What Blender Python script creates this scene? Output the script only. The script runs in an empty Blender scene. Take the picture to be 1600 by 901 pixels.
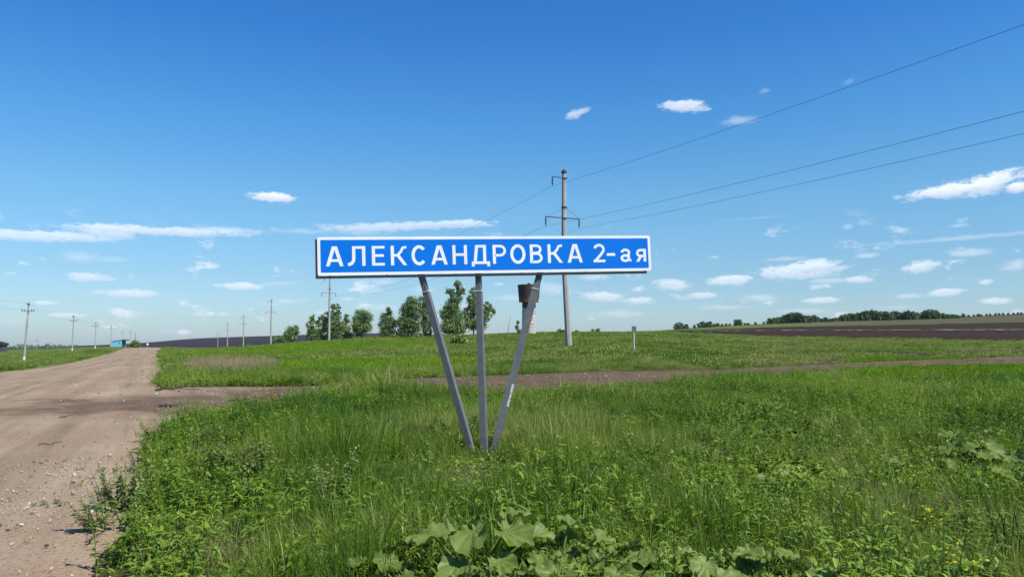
import bpy, math, random
import numpy as np
from mathutils import Matrix, Vector
PI = math.pi
rng = np.random.default_rng(7)
random.seed(7)
SC = bpy.context.scene
C = SC.collection

# ------------------------------------------------------------------ camera, light, sky
EYE = 1.6
F = 1200.0
PITCH = math.radians(3.933)
cam = bpy.data.cameras.new('camera')
cam_o = bpy.data.objects.new('camera', cam)
C.objects.link(cam_o)
cam_o.location = (0, 0, EYE)
cam_o.rotation_euler = (PI / 2 + PITCH, 0, 0)
cam.sensor_width = 36
cam.lens = 27
cam.clip_start = 0.05
cam.clip_end = 20000
SC.camera = cam_o

SUN_EL = math.radians(54)
SUN_AZ = math.radians(52)          # measured from straight behind the camera towards the right
SUND = Vector((math.cos(SUN_EL) * math.sin(SUN_AZ), -math.cos(SUN_EL) * math.cos(SUN_AZ), math.sin(SUN_EL)))
sl = bpy.data.lights.new('sun', 'SUN')
sl.energy = 5.0
sl.angle = math.radians(0.53)
sl.color = (1.0, 0.935, 0.83)
so = bpy.data.objects.new('sun', sl)
C.objects.link(so)
so.rotation_euler = SUND.to_track_quat('Z', 'Y').to_euler()
SC.view_settings.view_transform = 'Standard'
SC.view_settings.look = 'None'
SC.view_settings.exposure = 0.36
SC.view_settings.gamma = 1.0


def ray(px, py):
    u = (px - 800) / F
    v = (450.5 - py) / F
    Y = math.cos(PITCH) - math.sin(PITCH) * v
    Z = math.sin(PITCH) + math.cos(PITCH) * v
    return u / Y, Z / Y            # per metre of depth


def at(px, py, d):
    a, b = ray(px, py)
    return Vector((a * d, d, EYE + b * d))


class NT:
    """small helper to write node trees"""
    def __init__(s, tree):
        s.t = tree; s.n = tree.nodes; s.l = tree.links

    def add(s, typ, **kw):
        n = s.n.new(typ)
        for k, v in kw.items():
            setattr(n, k, v)
        return n

    def link(s, a, b):
        s.l.new(a, b)

    def val(s, sock, v):
        if hasattr(v, 'links') or isinstance(v, bpy.types.NodeSocket):
            s.l.new(v, sock)
        else:
            sock.default_value = v

    def math(s, op, a, b=None, c=None, clamp=False):
        n = s.n.new('ShaderNodeMath'); n.operation = op; n.use_clamp = clamp
        s.val(n.inputs[0], a)
        if b is not None: s.val(n.inputs[1], b)
        if c is not None: s.val(n.inputs[2], c)
        return n.outputs[0]

    def mixc(s, fac, a, b, mode='MIX'):
        n = s.n.new('ShaderNodeMix'); n.data_type = 'RGBA'; n.blend_type = mode
        s.val(n.inputs[0], fac)
        for sock, v in ((n.inputs[6], a), (n.inputs[7], b)):
            if isinstance(v, tuple): sock.default_value = (v[0], v[1], v[2], 1)
            else: s.l.new(v, sock)
        return n.outputs[2]

    def noise(s, vec, scale, detail=3, rough=0.55, dist=0.0, col=False):
        n = s.n.new('ShaderNodeTexNoise')
        if vec is not None: s.l.new(vec, n.inputs['Vector'])
        n.inputs['Scale'].default_value = scale
        n.inputs['Detail'].default_value = detail
        n.inputs['Roughness'].default_value = rough
        n.inputs['Distortion'].default_value = dist
        return n.outputs[1] if col else n.outputs[0]

    def ramp(s, fac, stops):
        n = s.n.new('ShaderNodeValToRGB')
        s.l.new(fac, n.inputs[0])
        e = n.color_ramp.elements
        while len(e) < len(stops): e.new(0.5)
        for i, (p, c) in enumerate(stops):
            e[i].position = p
            e[i].color = (c[0], c[1], c[2], 1) if len(c) == 3 else c
        return n.outputs[0]

    def mr(s, v, a, b, c=0.0, d=1.0, smooth=False):
        n = s.n.new('ShaderNodeMapRange')
        if smooth: n.interpolation_type = 'SMOOTHSTEP'
        s.val(n.inputs[0], v)
        n.inputs[1].default_value = a; n.inputs[2].default_value = b
        n.inputs[3].default_value = c; n.inputs[4].default_value = d
        return n.outputs[0]


world = bpy.data.worlds.new('World')
SC.world = world
world.use_nodes = True
W = NT(world.node_tree)
W.n.clear()
wout = W.add('ShaderNodeOutputWorld')
bg = W.add('ShaderNodeBackground')
W.link(bg.outputs[0], wout.inputs[0])
sky = W.add('ShaderNodeTexSky', sky_type='NISHITA')
sky.sun_disc = False
sky.sun_elevation = SUN_EL
sky.sun_rotation = math.atan2(SUND.x, SUND.y)
sky.altitude = 200
sky.air_density = 1.0
sky.dust_density = 0.6
sky.ozone_density = 2.0
tc = W.add('ShaderNodeTexCoord')
sep = W.add('ShaderNodeSeparateXYZ')
W.link(tc.outputs['Generated'], sep.inputs[0])
dx, dy, dz = sep.outputs
az = W.math('ARCTAN2', dx, dy)
hyp = W.math('SQRT', W.math('ADD', W.math('MULTIPLY', dx, dx), W.math('MULTIPLY', dy, dy)))
el = W.math('DIVIDE', dz, W.math('MAXIMUM', hyp, 0.001))
# the deeper, more saturated blue that this clear dry air shows high up, paler towards the horizon, the same all round
tint = W.ramp(W.mr(el, 0.0, 0.6), [(0.0, (0.70, 0.87, 1.13)), (0.14, (0.61, 0.84, 1.02)), (0.30, (0.56, 0.95, 1.13)), (0.47, (0.38, 0.92, 1.26)), (0.68, (0.24, 0.78, 1.34)), (1.0, (0.20, 0.74, 1.32))])
skyc = W.mixc(1.0, sky.outputs[0], tint, 'MULTIPLY')
# clouds: small cumulus and thin streaks, laid out by azimuth and elevation
cmb = W.add('ShaderNodeCombineXYZ')
W.link(az, cmb.inputs[0]); W.link(el, cmb.inputs[1])
azel = cmb.outputs[0]
stretch = W.add('ShaderNodeVectorMath', operation='MULTIPLY')
W.link(azel, stretch.inputs[0]); stretch.inputs[1].default_value = (1.0, 2.2, 1.0)
n1 = W.noise(stretch.outputs[0], 85, 6, 0.66)
n2 = W.noise(stretch.outputs[0], 19, 3, 0.6)
warp = W.math('SUBTRACT', W.math('ADD', W.math('MULTIPLY', n1, 1.5), W.math('MULTIPLY', n2, 0.9)), 1.2)
CL = [  # px, py, half width, half height, rotation, opacity
    (60, 368, 160, 10, 1.5, .62), (240, 360, 165, 9, .8, .62), (170, 361, 70, 12, 0, .6), (350, 359, 70, 6, 0, .5),
    (630, 353, 150, 9, 3.5, .55), (545, 358, 70, 10, -4, .35), (710, 350, 75, 8, 2, .6), (470, 361, 70, 6, 0, .25),
    (423, 308, 44, 9, 0, .85), (134, 433, 38, 10, 0, .72), (123, 402, 42, 12, 0, .38), (203, 458, 58, 9, 0, .75), (70, 473, 28, 6, 0, .7),
    (100, 492, 36, 5, 0, .7), (377, 447, 46, 8, 0, .8), (312, 490, 18, 5, 0, .6), (347, 490, 24, 5, 0, .6), (287, 519, 14, 6, 0, .7),
    (180, 405, 34, 6, 0, .2), (430, 443, 50, 4, 4, .22), (600, 440, 30, 8, 0, .4), (575, 452, 30, 10, 0, .3), (541, 467, 16, 5, 0, .6),
    (1068, 166, 48, 14, -4, .85), (902, 177, 21, 10, 22, .62), (1156, 188, 36, 11, 0, .42), (1195, 142, 12, 7, 10, .22), (1327, 127, 14, 6, 20, .18),
    (1480, 298, 82, 14, 3, .86), (1545, 286, 60, 18, 14, .86), (1590, 292, 24, 11, 0, .86), (1500, 372, 200, 5, 1.5, .28), (1180, 341, 80, 3, 2, .12),
    (1250, 423, 82, 17, 4, .85), (1275, 415, 44, 14, 6, .9), (1140, 438, 44, 10, 2, .85), (1228, 404, 55, 5, 2, .38), (1440, 416, 40, 12, 8, .85),
    (1508, 395, 50, 9, 0, .55), (1356, 399, 26, 7, 0, .6), (1587, 414, 34, 14, 12, .55), (1540, 440, 15, 6, 6, .7), (1345, 436, 30, 8, 0, .8),
    (1296, 438, 50, 6, 0, .5), (1048, 444, 36, 12, -6, .75), (1100, 461, 28, 7, 0, .7), (1185, 465, 38, 9, 0, .55), (1282, 469, 36, 7, 0, .75),
    (1477, 457, 34, 8, 4, .75), (1420, 462, 34, 6, 0, .5), (1555, 471, 34, 8, 0, .7), (942, 463, 40, 10, -4, .75), (1000, 469, 30, 8, 0, .75),
    (925, 433, 30, 7, 0, .6), (865, 450, 44, 14, -3, .45), (800, 465, 40, 7, 0, .4), (662, 452, 20, 12, 0, .35), (780, 444, 12, 4, 0, .5),
    (1325, 354, 12, 6, 0, .3), (1130, 480, 60, 6, 0, .4), (1250, 486, 60, 6, 0, .35), (960, 490, 60, 8, 0, .3), (1400, 480, 60, 5, 0, .35),
    (720, 478, 30, 10, 0, .35), (20, 500, 30, 5, 0, .2), (450, 470, 30, 5, 0, .4), (425, 475, 30, 5, 0, .35), (600, 480, 40, 6, 0, .3)]
acc = None
tacc = None
warpn = W.math('MULTIPLY', warp, 1.15)
for i, (px, py, hw, hh, rot, op) in enumerate(CL):
    if py < 200: op *= .82; hh *= .85
    if py > 380 and op > .3: op *= .76; hh *= .88; hw *= .95
    a, b = ray(px, py)
    A = math.atan(a); E = b * math.cos(A)
    k = math.cos(A) / F
    m = W.add('ShaderNodeMapping', vector_type='TEXTURE')
    W.link(azel, m.inputs['Vector'])
    m.inputs['Location'].default_value = (A, E, 0)
    m.inputs['Rotation'].default_value = (0, 0, math.radians(rot))
    m.inputs['Scale'].default_value = (hw * k * math.cos(A) * 1.02, hh * k * 1.0, 1)
    ln = W.add('ShaderNodeVectorMath', operation='LENGTH')
    W.link(m.outputs[0], ln.inputs[0])
    soft = .6 if op > .5 else 1.0
    msk = W.mr(W.math('ADD', ln.outputs['Value'], warpn), 1.05, 1.05 - soft, 0.0, op, smooth=True)
    if op > .5:
        sy = W.add('ShaderNodeSeparateXYZ'); W.link(m.outputs[0], sy.inputs[0])
        t = W.math('MULTIPLY', msk, sy.outputs[1])
        tacc = t if tacc is None else W.math('ADD', tacc, t)
    acc = msk if acc is None else W.math('MAXIMUM', acc, msk)
# the same kind of small fair weather clouds low all round the horizon
gen = W.mr(W.math('ADD', W.noise(stretch.outputs[0], 22, 5, .6), W.math('MULTIPLY', W.noise(stretch.outputs[0], 5, 2), .35)), .76, .90, 0, .62, smooth=True)
gen = W.math('MULTIPLY', gen, W.mr(el, 0.17, 0.10, 0, 1, smooth=True))
gen = W.math('MULTIPLY', gen, W.mr(el, 0.0, 0.02, 0, 1))
acc = W.math('MAXIMUM', acc, gen)
shade = W.mr(W.math('ADD', tacc, W.math('MULTIPLY', W.math('SUBTRACT', n1, .5), 1.4)), -0.5, 0.35, 0, 1)
cc = W.mixc(shade, (5.7, 6.3, 7.4), (8.5, 8.9, 9.4))
skyc = W.mixc(acc, skyc, cc)
W.link(skyc, bg.inputs[0])
bg.inputs[1].default_value = 0.1
world.cycles.sampling_method = 'MANUAL'
world.cycles.sample_map_resolution = 256

# ------------------------------------------------------------------ terrain heights
CT = [  # px, py, depth : points of the ground as seen from the camera
    (300, 560, 70), (300, 547, 150), (330, 546, 220), (340, 545, 390), (340, 543.5, 700), (355, 543, 500), (380, 542, 390), (423, 538, 285),
    (420, 560, 72), (420, 541, 150), (480, 541, 110), (514, 533.5, 184), (500, 562, 60), (560, 537, 120), (560, 529, 210), (600, 527, 210), (650, 528, 205),
    (640, 560, 62), (640, 540, 110), (760, 537, 100), (715, 526, 205), (760, 524, 205), (820, 560, 50), (830, 521, 190), (760, 525, 400), (830, 522, 400), (560, 531, 400),
    (640, 528, 400), (890, 543, 70), (890, 530, 110), (900, 521.5, 170), (900, 523, 400), (990, 547, 58), (980, 520.5, 190), (980, 522.5, 400),
    (850, 583, 36), (850, 600, 27), (1100, 577, 41), (1100, 589, 33), (1300, 568, 47), (1300, 577, 40), (1500, 561, 54), (1500, 571, 45), (1700, 556, 60), (1700, 570, 44),
    (1060, 521.5, 170), (1060, 517, 260), (1060, 514, 480), (1060, 515, 900), (1200, 550, 66), (1200, 526, 130), (1200, 512, 300), (1200, 506, 450), (1200, 509, 900),
    (1400, 545, 75), (1400, 529, 118), (1400, 518, 190), (1400, 508, 310), (1400, 499, 470), (1400, 503, 900),
    (1600, 548, 75), (1600, 533, 105), (1600, 516, 200), (1600, 504, 300), (1600, 490.5, 500), (1600, 495, 1000),
    (1500, 495.5, 500), (1500, 500, 1000), (1330, 501, 460), (1900, 540, 95), (1900, 505, 300), (1900, 488, 500), (1900, 492, 1000),
    (250, 543, 192), (232, 552, 110), (200, 545, 165), (225, 544.5, 250), (225, 546, 400), (183, 541, 260), (173, 542, 319), (205, 542, 395), (212, 542, 480),
    (112, 550, 185), (148, 545.5, 243), (37, 566, 115), (60, 574, 60), (0, 583, 41), (0, 556, 200), (0, 549, 300), (57, 547, 420), (100, 547, 500),
    (0, 546, 1200), (100, 546, 1200), (0, 543.5, 2200), (100, 541, 2200), (150, 546, 800),
    (230, 546, 760), (320, 546, 760), (450, 545, 760), (600, 543, 760), (185, 538, 2200), (215, 536.5, 2200), (300, 529.5, 2200), (400, 526, 2200), (480, 523.5, 2200), (620, 521, 2200), (620, 532, 1300),
    (0, 547, 4500), (215, 541, 4500), (300, 534, 4500), (480, 528, 4500), (620, 526, 4500), (760, 530, 4500), (900, 526, 4500), (1060, 518, 4500), (1300, 506, 4500), (1500, 504, 4500), (1900, 496, 4500),
    (760, 530, 1500), (900, 526, 1500), (-300, 560, 150), (-300, 547, 600), (-300, 545, 2200), (-300, 546, 4500)]
cu, cv, cs = [], [], []
for px, py, d in CT:
    p = at(px, py, d)
    r = math.hypot(p.x, p.y)
    cu.append(4 * math.atan2(p.x, p.y)); cv.append(math.log(r)); cs.append(p.z / r)
for a in np.radians([-48, -32, -16, 0, 16, 32, 48]):
    for r in (3, 6, 12, 20):
        cu.append(4 * a); cv.append(math.log(r)); cs.append(0.0)
cu, cv, cs = map(np.array, (cu, cv, cs))


def tps(r2):
    return 0.5 * r2 * np.log(r2 + 1e-9)


nC = len(cu)
K = tps((cu[:, None] - cu[None]) ** 2 + (cv[:, None] - cv[None]) ** 2) + np.eye(nC) * 2e-3
Pm = np.stack([np.ones(nC), cu, cv], 1)
KK = np.block([[K, Pm], [Pm.T, np.zeros((3, 3))]])
sol = np.linalg.solve(KK, np.concatenate([cs, np.zeros(3)]))


def vnoise(x, y, s=0):
    xi = np.floor(x).astype(np.int64); yi = np.floor(y).astype(np.int64)
    fx = x - xi; fy = y - yi
    fx = fx * fx * (3 - 2 * fx); fy = fy * fy * (3 - 2 * fy)

    def h(i, j):
        v = np.sin(i * 127.1 + j * 311.7 + s * 74.7) * 43758.5453
        return v - np.floor(v)
    return (h(xi, yi) * (1 - fx) + h(xi + 1, yi) * fx) * (1 - fy) + (h(xi, yi + 1) * (1 - fx) + h(xi + 1, yi + 1) * fx) * fy


def fbm(x, y, s=0, o=3):
    t = 0; a = 1; n = 0
    for k in range(o):
        t = t + a * vnoise(x * 2 ** k, y * 2 ** k, s + k); n += a; a *= .5
    return t / n


def sstep(x, a, b):
    t = np.clip((x - a) / (b - a), 0, 1)
    return t * t * (3 - 2 * t)


def H(x, y):
    x = np.atleast_1d(np.asarray(x, float)); y = np.atleast_1d(np.asarray(y, float))
    sh = x.shape
    x = x.ravel(); y = y.ravel()
    r = np.hypot(x, y); a = np.arctan2(x, y)
    u = 4 * np.clip(a, -.8, .8); v = np.log(np.clip(r, 3, 4500))
    s = np.empty_like(x)
    for i in range(0, len(x), 20000):
        j = slice(i, i + 20000)
        r2 = (u[j, None] - cu[None]) ** 2 + (v[j, None] - cv[None]) ** 2
        s[j] = tps(r2) @ sol[:nC] + sol[nC] + sol[nC + 1] * u[j] + sol[nC + 2] * v[j]
    s *= sstep(r, 6, 22) * (1 - sstep(np.abs(a), .9, 2.2))
    return (s * r).reshape(sh)


def h1(x, y):
    return float(H(x, y)[0])


def gpt(px, py, dmin=3.0, dmax=600):
    """the ground point seen at a pixel"""
    ds = np.geomspace(dmin, dmax, 700)
    a, b = ray(px, py)
    z = EYE + b * ds
    g = H(a * ds, ds)
    k = np.argmax(z < g)
    if z[k] >= g[k]: k = len(ds) - 1
    d = ds[k]
    return np.array((a * d, d))


# ------------------------------------------------------------------ materials
def mat(name, col, rough=0.8, metal=0.0, bump=0, bscale=20, var=None, vscale=3, detail=4):
    m = bpy.data.materials.new(name); m.use_nodes = True
    T = NT(m.node_tree)
    b = T.n['Principled BSDF']
    b.inputs['Roughness'].default_value = rough; b.inputs['Metallic'].default_value = metal
    t = T.add('ShaderNodeTexCoord')
    if var:
        c = T.mixc(T.mr(T.noise(t.outputs['Object'], vscale, detail, .6), .3, .7), col, var)
        T.link(c, b.inputs['Base Color'])
    else:
        b.inputs['Base Color'].default_value = (*col, 1)
    if bump:
        bp = T.add('ShaderNodeBump'); bp.inputs['Strength'].default_value = bump; bp.inputs['Distance'].default_value = .02
        T.link(T.noise(t.outputs['Object'], bscale, 4), bp.inputs['Height']); T.link(bp.outputs[0], b.inputs['Normal'])
    return m


def leafmat(name, stops, trans=.35, gloss=.06, pscale=.13, island=.35, inst=True, tone=True, rough=.45, objrand=0.0, transtint=(1.1, 1.25, .45)):
    """foliage: a colour ramp driven by place, by plant and by blade; light passes partly through"""
    m = bpy.data.materials.new(name); m.use_nodes = True
    T = NT(m.node_tree); T.n.clear()
    out = T.add('ShaderNodeOutputMaterial')
    g = T.add('ShaderNodeNewGeometry')
    f = T.math('MULTIPLY', T.math('SUBTRACT', T.noise(g.outputs['Position'], pscale, 4, .6), .5), 1.5)
    f = T.math('ADD', f, T.math('MULTIPLY', T.math('SUBTRACT', g.outputs['Random Per Island'], .5), island))
    if tone:
        at_ = T.add('ShaderNodeAttribute', attribute_type='INSTANCER', attribute_name='tone')
        f = T.math('ADD', f, at_.outputs['Fac'])
    else:
        f = T.math('ADD', f, .5)
    if objrand:
        oi = T.add('ShaderNodeObjectInfo')
        f = T.math('ADD', f, T.math('MULTIPLY', T.math('SUBTRACT', oi.outputs['Random'], .5), objrand))
    c = T.ramp(f, stops)
    d = T.add('ShaderNodeBsdfDiffuse'); T.link(c, d.inputs[0])
    tr = T.add('ShaderNodeBsdfTranslucent')
    T.link(T.mixc(1.0, c, transtint, 'MULTIPLY'), tr.inputs[0])
    mx = T.add('ShaderNodeMixShader'); mx.inputs[0].default_value = trans
    T.link(d.outputs[0], mx.inputs[1]); T.link(tr.outputs[0], mx.inputs[2])
    gl = T.add('ShaderNodeBsdfGlossy'); gl.inputs['Roughness'].default_value = rough; gl.inputs[0].default_value = (1, 1, 1, 1)
    mx2 = T.add('ShaderNodeMixShader'); mx2.inputs[0].default_value = gloss
    T.link(mx.outputs[0], mx2.inputs[1]); T.link(gl.outputs[0], mx2.inputs[2])
    T.link(mx2.outputs[0], out.inputs[0])
    return m


GRASS = [(0.0, (.026, .075, .010)), (.3, (.060, .138, .013)), (.55, (.112, .200, .018)), (.8, (.180, .262, .028)), (1.0, (.30, .31, .10))]
M = {}
M['grass'] = leafmat('grass_blades', GRASS, trans=.34, gloss=.018, island=.62)
M['lawn'] = leafmat('short_grass', [(0, (.11, .20, .010)), (.5, (.155, .265, .012)), (1, (.21, .32, .018))], trans=.3, gloss=.015)
M['dry'] = leafmat('dry_stems', [(0, (.14, .14, .04)), (.4, (.26, .21, .10)), (1, (.42, .33, .20))], trans=.2, gloss=.03)
M['herb'] = leafmat('herb_leaves', [(0, (.045, .110, .012)), (.4, (.110, .200, .018)), (.7, (.185, .285, .026)), (1, (.27, .36, .06))], trans=.32, gloss=.03)
M['greyherb'] = leafmat('grey_herb_leaves', [(0, (.085, .125, .025)), (.5, (.155, .205, .050)), (1, (.28, .33, .12))], trans=.22, gloss=.03, tone=False, pscale=3)
M['darkherb'] = leafmat('dark_herb_leaves', [(0, (.045, .09, .012)), (.5, (.085, .15, .020)), (1, (.15, .22, .04))], trans=.28, gloss=.02, tone=False, pscale=3)
M['yellowherb'] = leafmat('yellow_green_leaves', [(0, (.11, .17, .02)), (.5, (.2, .27, .03)), (1, (.3, .36, .05))], trans=.35, gloss=.06, tone=False, pscale=3)
M['burdock'] = leafmat('burdock_leaf', [(0, (.075, .125, .020)), (.5, (.125, .185, .032)), (1, (.20, .26, .06))], trans=.3, gloss=.018, tone=False, pscale=14, rough=.5)
M['petal'] = leafmat('yellow_petals', [(0, (.5, .4, .02)), (1, (.75, .62, .04))], trans=.3, gloss=.02, tone=False)
M['tree'] = leafmat('tree_leaves', [(0, (.085, .15, .045)), (.5, (.16, .24, .065)), (.8, (.22, .31, .085)), (1, (.28, .36, .11))], trans=.36, gloss=.06, tone=False, pscale=.6, island=.6, objrand=.3)
M['treeyellow'] = leafmat('bright_tree_leaves', [(0, (.10, .15, .02)), (.5, (.16, .23, .03)), (1, (.23, .31, .045))], trans=.3, gloss=.06, tone=False, pscale=.6, island=.6)
M['fartree'] = leafmat('far_tree_leaves', [(0, (.06, .10, .042)), (.5, (.09, .145, .055)), (1, (.13, .19, .07))], trans=.2, gloss=.05, tone=False, pscale=.08, island=.6, objrand=.5)
M['bark'] = mat('bark', (.11, .10, .085), .9, var=(.2, .19, .17), vscale=4)
M['concrete'] = mat('concrete_pole', (.30, .29, .265), .85, bump=.3, var=(.40, .385, .35), vscale=1.3)
M['whitewash'] = mat('whitewash', (.62, .61, .57), .9, var=(.72, .71, .67), vscale=3)
M['steel'] = mat('dark_steel', (.045, .042, .045), .6, .3, var=(.08, .06, .05), vscale=8)
M['wire'] = mat('wire', (.05, .05, .055), .5, .5)
M['insul'] = mat('glass_insulator', (.05, .055, .06), .25)
M['post'] = mat('grey_post_paint', (.115, .126, .126), .55, .1, bump=.15, bscale=60, var=(.165, .172, .168), vscale=9)
M['chip_and_glint'] = mat('white_chip_and_glint', (.55, .55, .52), .6)
M['blue'] = mat('sign_blue', (.0002, .146, .60), .5, var=(.002, .168, .68), vscale=1.2, bump=.04, bscale=9)
M['blue'].node_tree.nodes['Principled BSDF'].inputs['Specular IOR Level'].default_value = .12
M['white'] = mat('sign_white', (.70, .72, .73), .45, var=(.82, .84, .85), vscale=3)
M['black'] = mat('frame_paint', (.018, .018, .02), .7, var=(.03, .026, .024), vscale=10)
M['turq'] = mat('turquoise_paint', (.17, .55, .74), .7, var=(.2, .60, .80), vscale=1)
M['dark'] = mat('dark_boards', (.05, .05, .06), .8, var=(.08, .08, .085), vscale=2)
M['cream'] = mat('cream_pipe', (.55, .54, .50), .7, var=(.45, .44, .42), vscale=2)
M['clod'] = mat('soil_clods', (.035, .028, .02), .95, var=(.07, .055, .04), vscale=1)
M['stone'] = mat('pebbles', (.30, .25, .20), .85)
_T = NT(M['stone'].node_tree)
_oi = _T.add('ShaderNodeObjectInfo')
_T.link(_T.ramp(_oi.outputs['Random'], [(0, (.13, .10, .08)), (.5, (.30, .25, .19)), (.85, (.42, .37, .31)), (1, (.50, .46, .40))]), _T.n['Principled BSDF'].inputs['Base Color'])
M['twig'] = mat('twig', (.07, .055, .045), .9)


def add_veins(m):
    T = NT(m.node_tree)
    at_ = T.add('ShaderNodeAttribute', attribute_name='vein')
    for n in list(T.n):
        if n.type in ('BSDF_DIFFUSE', 'BSDF_TRANSLUCENT'):
            src = n.inputs[0].links[0].from_socket
            T.link(T.mixc(T.math('MULTIPLY', at_.outputs['Fac'], .55), src, (.26, .34, .13)), n.inputs[0])


add_veins(M['burdock'])


def ground_material():
    m = bpy.data.materials.new('meadow_soil'); m.use_nodes = True
    T = NT(m.node_tree); b = T.n['Principled BSDF']; b.inputs['Roughness'].default_value = .95
    b.inputs['Specular IOR Level'].default_value = .1
    g = T.add('ShaderNodeNewGeometry'); P = g.outputs['Position']
    ln = T.add('ShaderNodeVectorMath', operation='LENGTH'); T.link(P, ln.inputs[0])
    nf = T.mixc(T.noise(P, 3, 4), (.034, .032, .012), (.060, .054, .022))  # near soil coloured dark, painting in the shade between the grass blades
    far = T.ramp(T.math('ADD', T.math('MULTIPLY', T.noise(P, .02, 5, .65), .7), T.math('MULTIPLY', T.noise(P, .35, 4, .7), .3)),
                 [(.3, (.050, .085, .018)), (.48, (.080, .125, .022)), (.6, (.115, .150, .030)), (.75, (.150, .150, .060))])
    c = T.mixc(T.mr(ln.outputs['Value'], 70, 240), nf, far)
    # the sparsely grown brown hilltop at the right
    sp = T.add('ShaderNodeSeparateXYZ'); T.link(P, sp.inputs[0])
    hill = T.math('MULTIPLY', T.mr(sp.outputs[1], 290, 330), T.mr(T.math('DIVIDE', sp.outputs[0], T.math('MAXIMUM', sp.outputs[1], 1)), .26, .48))
    brown = T.mixc(T.noise(P, .08, 5, .7), (.055, .052, .028), (.105, .078, .048))
    c = T.mixc(T.math('MULTIPLY', hill, .85), c, brown)
    T.link(c, b.inputs['Base Color'])
    bp = T.add('ShaderNodeBump'); bp.inputs['Strength'].default_value = .8; bp.inputs['Distance'].default_value = .1
    T.link(T.noise(P, 2.5, 5, .7), bp.inputs['Height']); T.link(bp.outputs[0], b.inputs['Normal'])
    return m


M['ground'] = ground_material()
RD = Vector((-.41, .912))         # direction of the road


def road_material():
    m = bpy.data.materials.new('gravel_road'); m.use_nodes = True
    T = NT(m.node_tree); b = T.n['Principled BSDF']; b.inputs['Roughness'].default_value = .95
    b.inputs['Specular IOR Level'].default_value = .15
    g = T.add('ShaderNodeNewGeometry'); P = g.outputs['Position']
    mp = T.add('ShaderNodeMapping', vector_type='TEXTURE'); T.link(P, mp.inputs[0])
    mp.inputs['Rotation'].default_value = (0, 0, math.atan2(.41, .912))
    mp2 = T.add('ShaderNodeMapping', vector_type='POINT'); T.link(mp.outputs[0], mp2.inputs[0])
    mp2.inputs['Scale'].default_value = (1, .045, 1)
    streak = T.noise(mp2.outputs[0], 1.5, 4, .6)
    big = T.noise(P, .35, 5, .6)
    c = T.ramp(T.math('ADD', T.math('MULTIPLY', streak, .7), T.math('MULTIPLY', big, .3)),
               [(.37, (.205, .150, .096)), (.46, (.272, .204, .134)), (.54, (.330, .255, .172)), (.63, (.41, .328, .232))])
    # brown wet soil carried onto the road at the mouth of the track
    mj = T.add('ShaderNodeMapping', vector_type='TEXTURE'); T.link(P, mj.inputs[0])
    mj.inputs['Location'].default_value = (-6.8, 20.0, 0); mj.inputs['Rotation'].default_value = (0, 0, math.radians(8))
    mj.inputs['Scale'].default_value = (6.0, 3.9, 60)
    lj = T.add('ShaderNodeVectorMath', operation='LENGTH'); T.link(mj.outputs[0], lj.inputs[0])
    wj = T.math('ADD', lj.outputs['Value'], T.math('MULTIPLY', T.math('SUBTRACT', T.noise(P, .5, 5, .65), .5), 1.3))
    sx_ = T.add('ShaderNodeSeparateXYZ'); T.link(P, sx_.inputs[0])
    wob = T.math('MULTIPLY', T.math('SUBTRACT', T.noise(P, .5, 4), .5), 4)
    trk = T.math('MULTIPLY', T.mr(T.math('ADD', sx_.outputs[0], wob), -11, -7.5), T.mr(sx_.outputs[1], 18.5, 21))
    jm = T.math('MAXIMUM', T.mr(wj, 1.05, .75, 0, .85), T.math('MULTIPLY', trk, .96))
    c = T.mixc(jm, c, T.mixc(T.mr(T.noise(P, 1.1, 6, .7), .35, .65), (.066, .040, .022), (.150, .096, .055)))
    # redder earth near the right edge
    red = T.mr(T.math('ADD', T.noise(P, .5, 4), T.math('MULTIPLY', T.mr(streak, .3, .7), .2)), .55, .75, 0, .5)
    c = T.mixc(T.math('MULTIPLY', red, T.math('SUBTRACT', 1.0, jm)), c, (.29, .175, .10))
    # small stones, each its own colour
    v = T.add('ShaderNodeTexVoronoi'); T.link(P, v.inputs['Vector']); v.inputs['Scale'].default_value = 34
    sv = T.add('ShaderNodeSeparateColor'); T.link(v.outputs['Color'], sv.inputs[0])
    ston = T.math('MULTIPLY', T.mr(v.outputs['Distance'], .42, .3), T.mr(T.math('ADD', sv.outputs[0], T.math('MULTIPLY', big, .5)), .72, .8))
    c = T.mixc(T.math('MULTIPLY', ston, .7), c, T.ramp(sv.outputs[1], [(0, (.10, .075, .055)), (.5, (.32, .25, .18)), (1, (.52, .46, .38))]))
    gr = T.noise(P, 90, 3, .7)
    c = T.mixc(T.mr(gr, .3, .7, 0, .28), c, T.mixc(1.0, c, (.52, .48, .44), 'MULTIPLY'))
    T.link(c, b.inputs['Base Color'])
    bp = T.add('ShaderNodeBump'); bp.inputs['Strength'].default_value = .9; bp.inputs['Distance'].default_value = .035
    hh = T.math('ADD', T.math('MULTIPLY', T.noise(P, 14, 5, .7), 1.0), T.math('MULTIPLY', ston, .35))
    hh = T.math('ADD', hh, T.math('MULTIPLY', streak, 2.0))
    T.link(hh, bp.inputs['Height']); T.link(bp.outputs[0], b.inputs['Normal'])
    return m


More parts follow.
